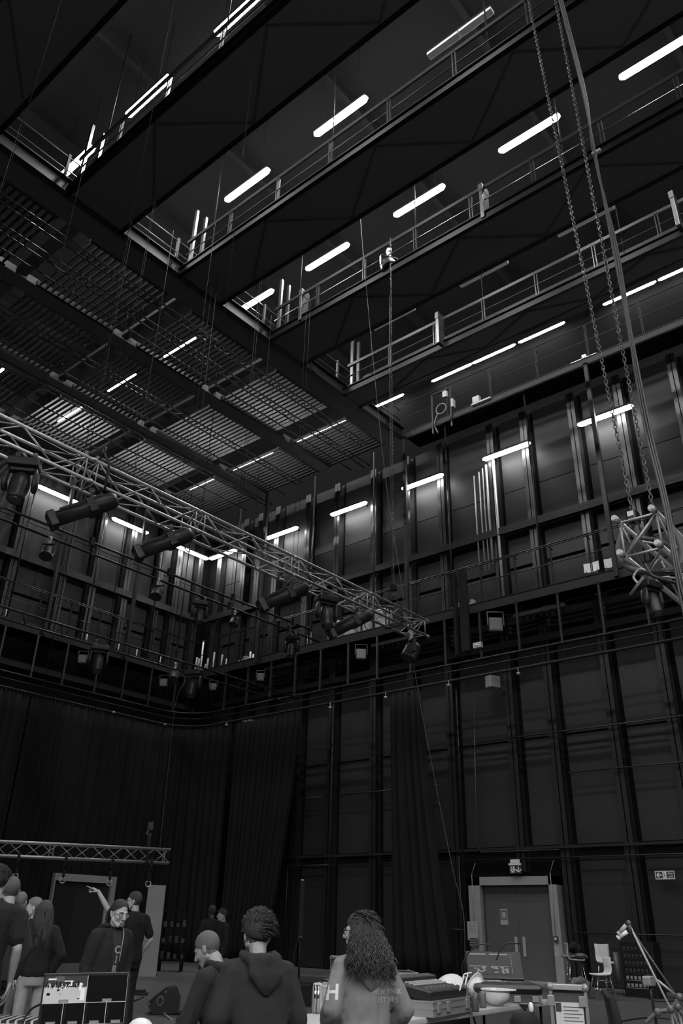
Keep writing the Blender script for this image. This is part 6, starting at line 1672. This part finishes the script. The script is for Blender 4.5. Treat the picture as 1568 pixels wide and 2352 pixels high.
# ---- screen in the foreground on a desk below the frame
ds_ = 5.5
c00, c10, c01, c11 = dpt(102, 2236, ds_), dpt(300, 2232, ds_), dpt(86, 2352, ds_), dpt(292, 2352, ds_)
nrm = V((-math.cos(tow2), -math.sin(tow2), 0)); nrm = (nrm+V((0, 0, .08))).normalized()
xa = (c10-c00).normalized(); cw = (c10-c00).length; chh = cw*9/16
up_ = nrm.cross(xa); up_ = up_ if up_.z > 0 else -up_
MS = Matrix(((xa.x, up_.x, -nrm.x, c00.x), (xa.y, up_.y, -nrm.y, c00.y), (xa.z, up_.z, -nrm.z, c00.z), (0, 0, 0, 1)))
bz = .011
t = thing('multiview_screen', 'black bezel monitor showing a bright studio picture over four small dark views', 'monitor', (c00+c10)/2-V((0, 0, chh)), 0)
def sq(b, x0, x1, y0, y1, z=-.001, zd=.0): bx(b, x0, x1, y0, y1, z-.0006, z, 0, MS)
b = NB(); bx(b, 0, cw, -chh, 0, 0, .035, .004, MS); bx(b, cw*.35, cw*.65, -chh-.1, -chh+.1, .03, .05, 0, MS); part('bezel', b, M_blackplastic, t)
b = NB(); bx(b, bz, cw-bz, -chh+bz, -bz*1.4, -.0012, -.0002, 0, MS); sc = part('screen', b, emit('screen_black', .004, .006), t)
xm = cw*.51; ym = -chh*.565
Wt, G1, G2 = emit('screen_white', .3, .7), emit('screen_grey', .1, .13), emit('screen_mid', .05, .045)
b = NB(); sq(b, bz, xm-.002, ym, -chh*.245, -.0014); sq(b, bz, xm-.002, ym, -chh*.30, -.0015); part('picture_floor', b, Wt, sc)
b = NB(); sq(b, bz, xm-.002, -chh*.27, -bz*1.4, -.0016); part('picture_wall', b, G2, sc)
b = NB(); sq(b, cw*.14, cw*.24, -chh*.17, -chh*.06, -.002); part('picture_panel', b, G1, sc)
b = NB(); rnd = random.Random(2)
for k in range(34):
    x = bz+.004+rnd.random()*(xm-bz-.05); y = -chh*(.2+.1*rnd.random()); sq(b, x, x+.003+.004*rnd.random(), y, y+chh*.02+chh*.06*rnd.random(), -.0024)
for x, y, w_, h_ in ((.06, .42, .022, .05), (.17, .34, .018, .035), (.2, .4, .01, .01), (.41, .50, .03, .02)): sq(b, cw*x, cw*x+w_*cw/.6, -chh*y, -chh*y+h_*chh, -.0025)
part('picture_shapes', b, emit('screen_dark', .01, .015), sc)
b = NB()
for k in range(22):
    x = bz+.01+rnd.random()*(xm-bz-.03); y = -chh*(.21+.1*rnd.random()); sq(b, x, x+.002+.003*rnd.random(), y, y+chh*.015+chh*.04*rnd.random(), -.003)
sq(b, cw*.06, cw*.15, -chh*.13, -chh*.1, -.003); sq(b, cw*.245, cw*.345, -chh*.165, -chh*.145, -.003); sq(b, cw*.32, cw*.335, -chh*.25, -chh*.16, -.003); sq(b, cw*.42, cw*.45, -chh*.33, -chh*.19, -.003); sq(b, cw*.44, cw*.49, -chh*.52, -chh*.3, -.003)
part('picture_lights', b, emit('screen_bright', .5, .6), sc)
b = NB(); e_ = .0016
sq(b, xm-e_, xm+e_, ym, -bz*1.4, -.003); sq(b, bz, cw-bz, ym-e_, ym+e_, -.003); sq(b, cw-bz-e_, cw-bz, -chh+bz, -bz, -.003); sq(b, bz, cw-bz, -chh*.96-e_, -chh*.96, -.003)
for x in (.265, .51, .755): sq(b, cw*x-e_, cw*x+e_, -chh*.96, ym, -.003)
part('grid_lines', b, Wt, sc)
b = NB()
for x in (.03, .285, .53, .775):
    for k in range(14): sq(b, cw*x, cw*x+.004, -chh*.93+k*.0085, -chh*.93+k*.0085+.002, -.003)
part('level_meters', b, G1, sc)
Mtag = emit('screen_tag', .15, .2)
for x, y, s in ((.26, .53, 'Preview'), (.755, .53, 'Program'), (.145, .93, 'Camera 1'), (.39, .93, 'Camera 2'), (.635, .93, 'Camera 3'), (.88, .93, 'Camera 4')):
    b = NB(); sq(b, cw*x-.026, cw*x+.026, -chh*y-.008, -chh*y+.008, -.003); tg = part('caption_tag', b, Mtag, sc)
    text_part('caption', s, .011, Wt, tg, MS @ Matrix.Translation((cw*x, -chh*y, -.0042)) @ Matrix.Rotation(PI, 4, 'X') @ Matrix.Scale(-1, 4, (0, 1, 0)), .0001)
zd = min(c00.z, c10.z)-chh-.08
cen = (c00+c10)/2
table('desk', 'dark desk under the monitor just below the picture', (cen.x+.75*math.sin(tow2)*-1, cen.y+.75*math.cos(tow2), 0), (cen.x+.42*math.sin(tow2), cen.y-.42*math.cos(tow2), 0), .5, zd, M_dark, M_black) if zd > .2 else None
b = NB(); bx(b, cw*.4, cw*.6, -chh-.09, -chh*.5, .036, .06, 0, MS); q = MS @ V((cw/2, -chh, .05)); bx(b, q.x-.12, q.x+.12, q.y-.09, q.y+.09, zd, zd+.015, .004); part('stand', b, M_blackplastic, t)
b = NB(); path(b, bez([MS @ V((.01, -chh*.55, .01)), dpt(70, 2320, ds_+.1), dpt(52, 2352, ds_+.1), dpt(40, 2420, ds_+.1)], 8), .006, 5); tag(part('screen_cable', b, M_cableb), 'thin black cable curving from the left side of the monitor', 'cable')
# hard hat low in the foreground
p = dpt(322, 2362, 6.3); helmet('hard_hat', 'white hard hat at the bottom edge right of the monitor', p+V((0, 0, -.05)), tow2-PI/2+.4, Matrix.Identity(4), True, .72)
b = NB(); bx(b, -.16, .16, -.14, .14, 0, p.z-.06, .01, TR((p.x, p.y, 0), tow2)); tag(part('plinth_box', b, M_dark), 'dark box carrying the hard hat at the bottom edge', 'box')
# slatted crate at the bottom left
p = zpt(20, 2350, .35); p = dpt(18, 2344, 6.2)
t = thing('wire_crate', 'pale wire mesh crate at the bottom left corner', 'crate', (p.x, p.y, 0), tow2-PI/2)
b = NB()
for k in range(11): tube(b, (-.25+.05*k, 0, 0), (-.25+.05*k, 0, p.z), .009, 5); tube(b, (-.25+.05*k, 0, p.z), (-.25+.05*k, .3, p.z), .006, 5)
for k in range(int(p.z/.05)+1): tube(b, (-.25, 0, .02+.05*k), (.25, 0, .02+.05*k), .009, 5)
part('mesh', b, M_pale, t, False)
b = NB(); bx(b, -.24, .24, .02, .28, .0, p.z-.02); part('contents', b, M_black, t, False)
# seats left of the jeans
for i, (px, py, h_) in enumerate(((28, 2290, .3), (20, 2312, .25))):
    p = zpt(px, py, 0); b = NB(); bx(b, -.2, .2, -.15, .15, 0, h_, .02, TR(p, tow2)); tag(part('low_crate', b, M_grey), ('upper', 'lower')[i]+' of two grey crates on the floor behind the jeans', 'crate')
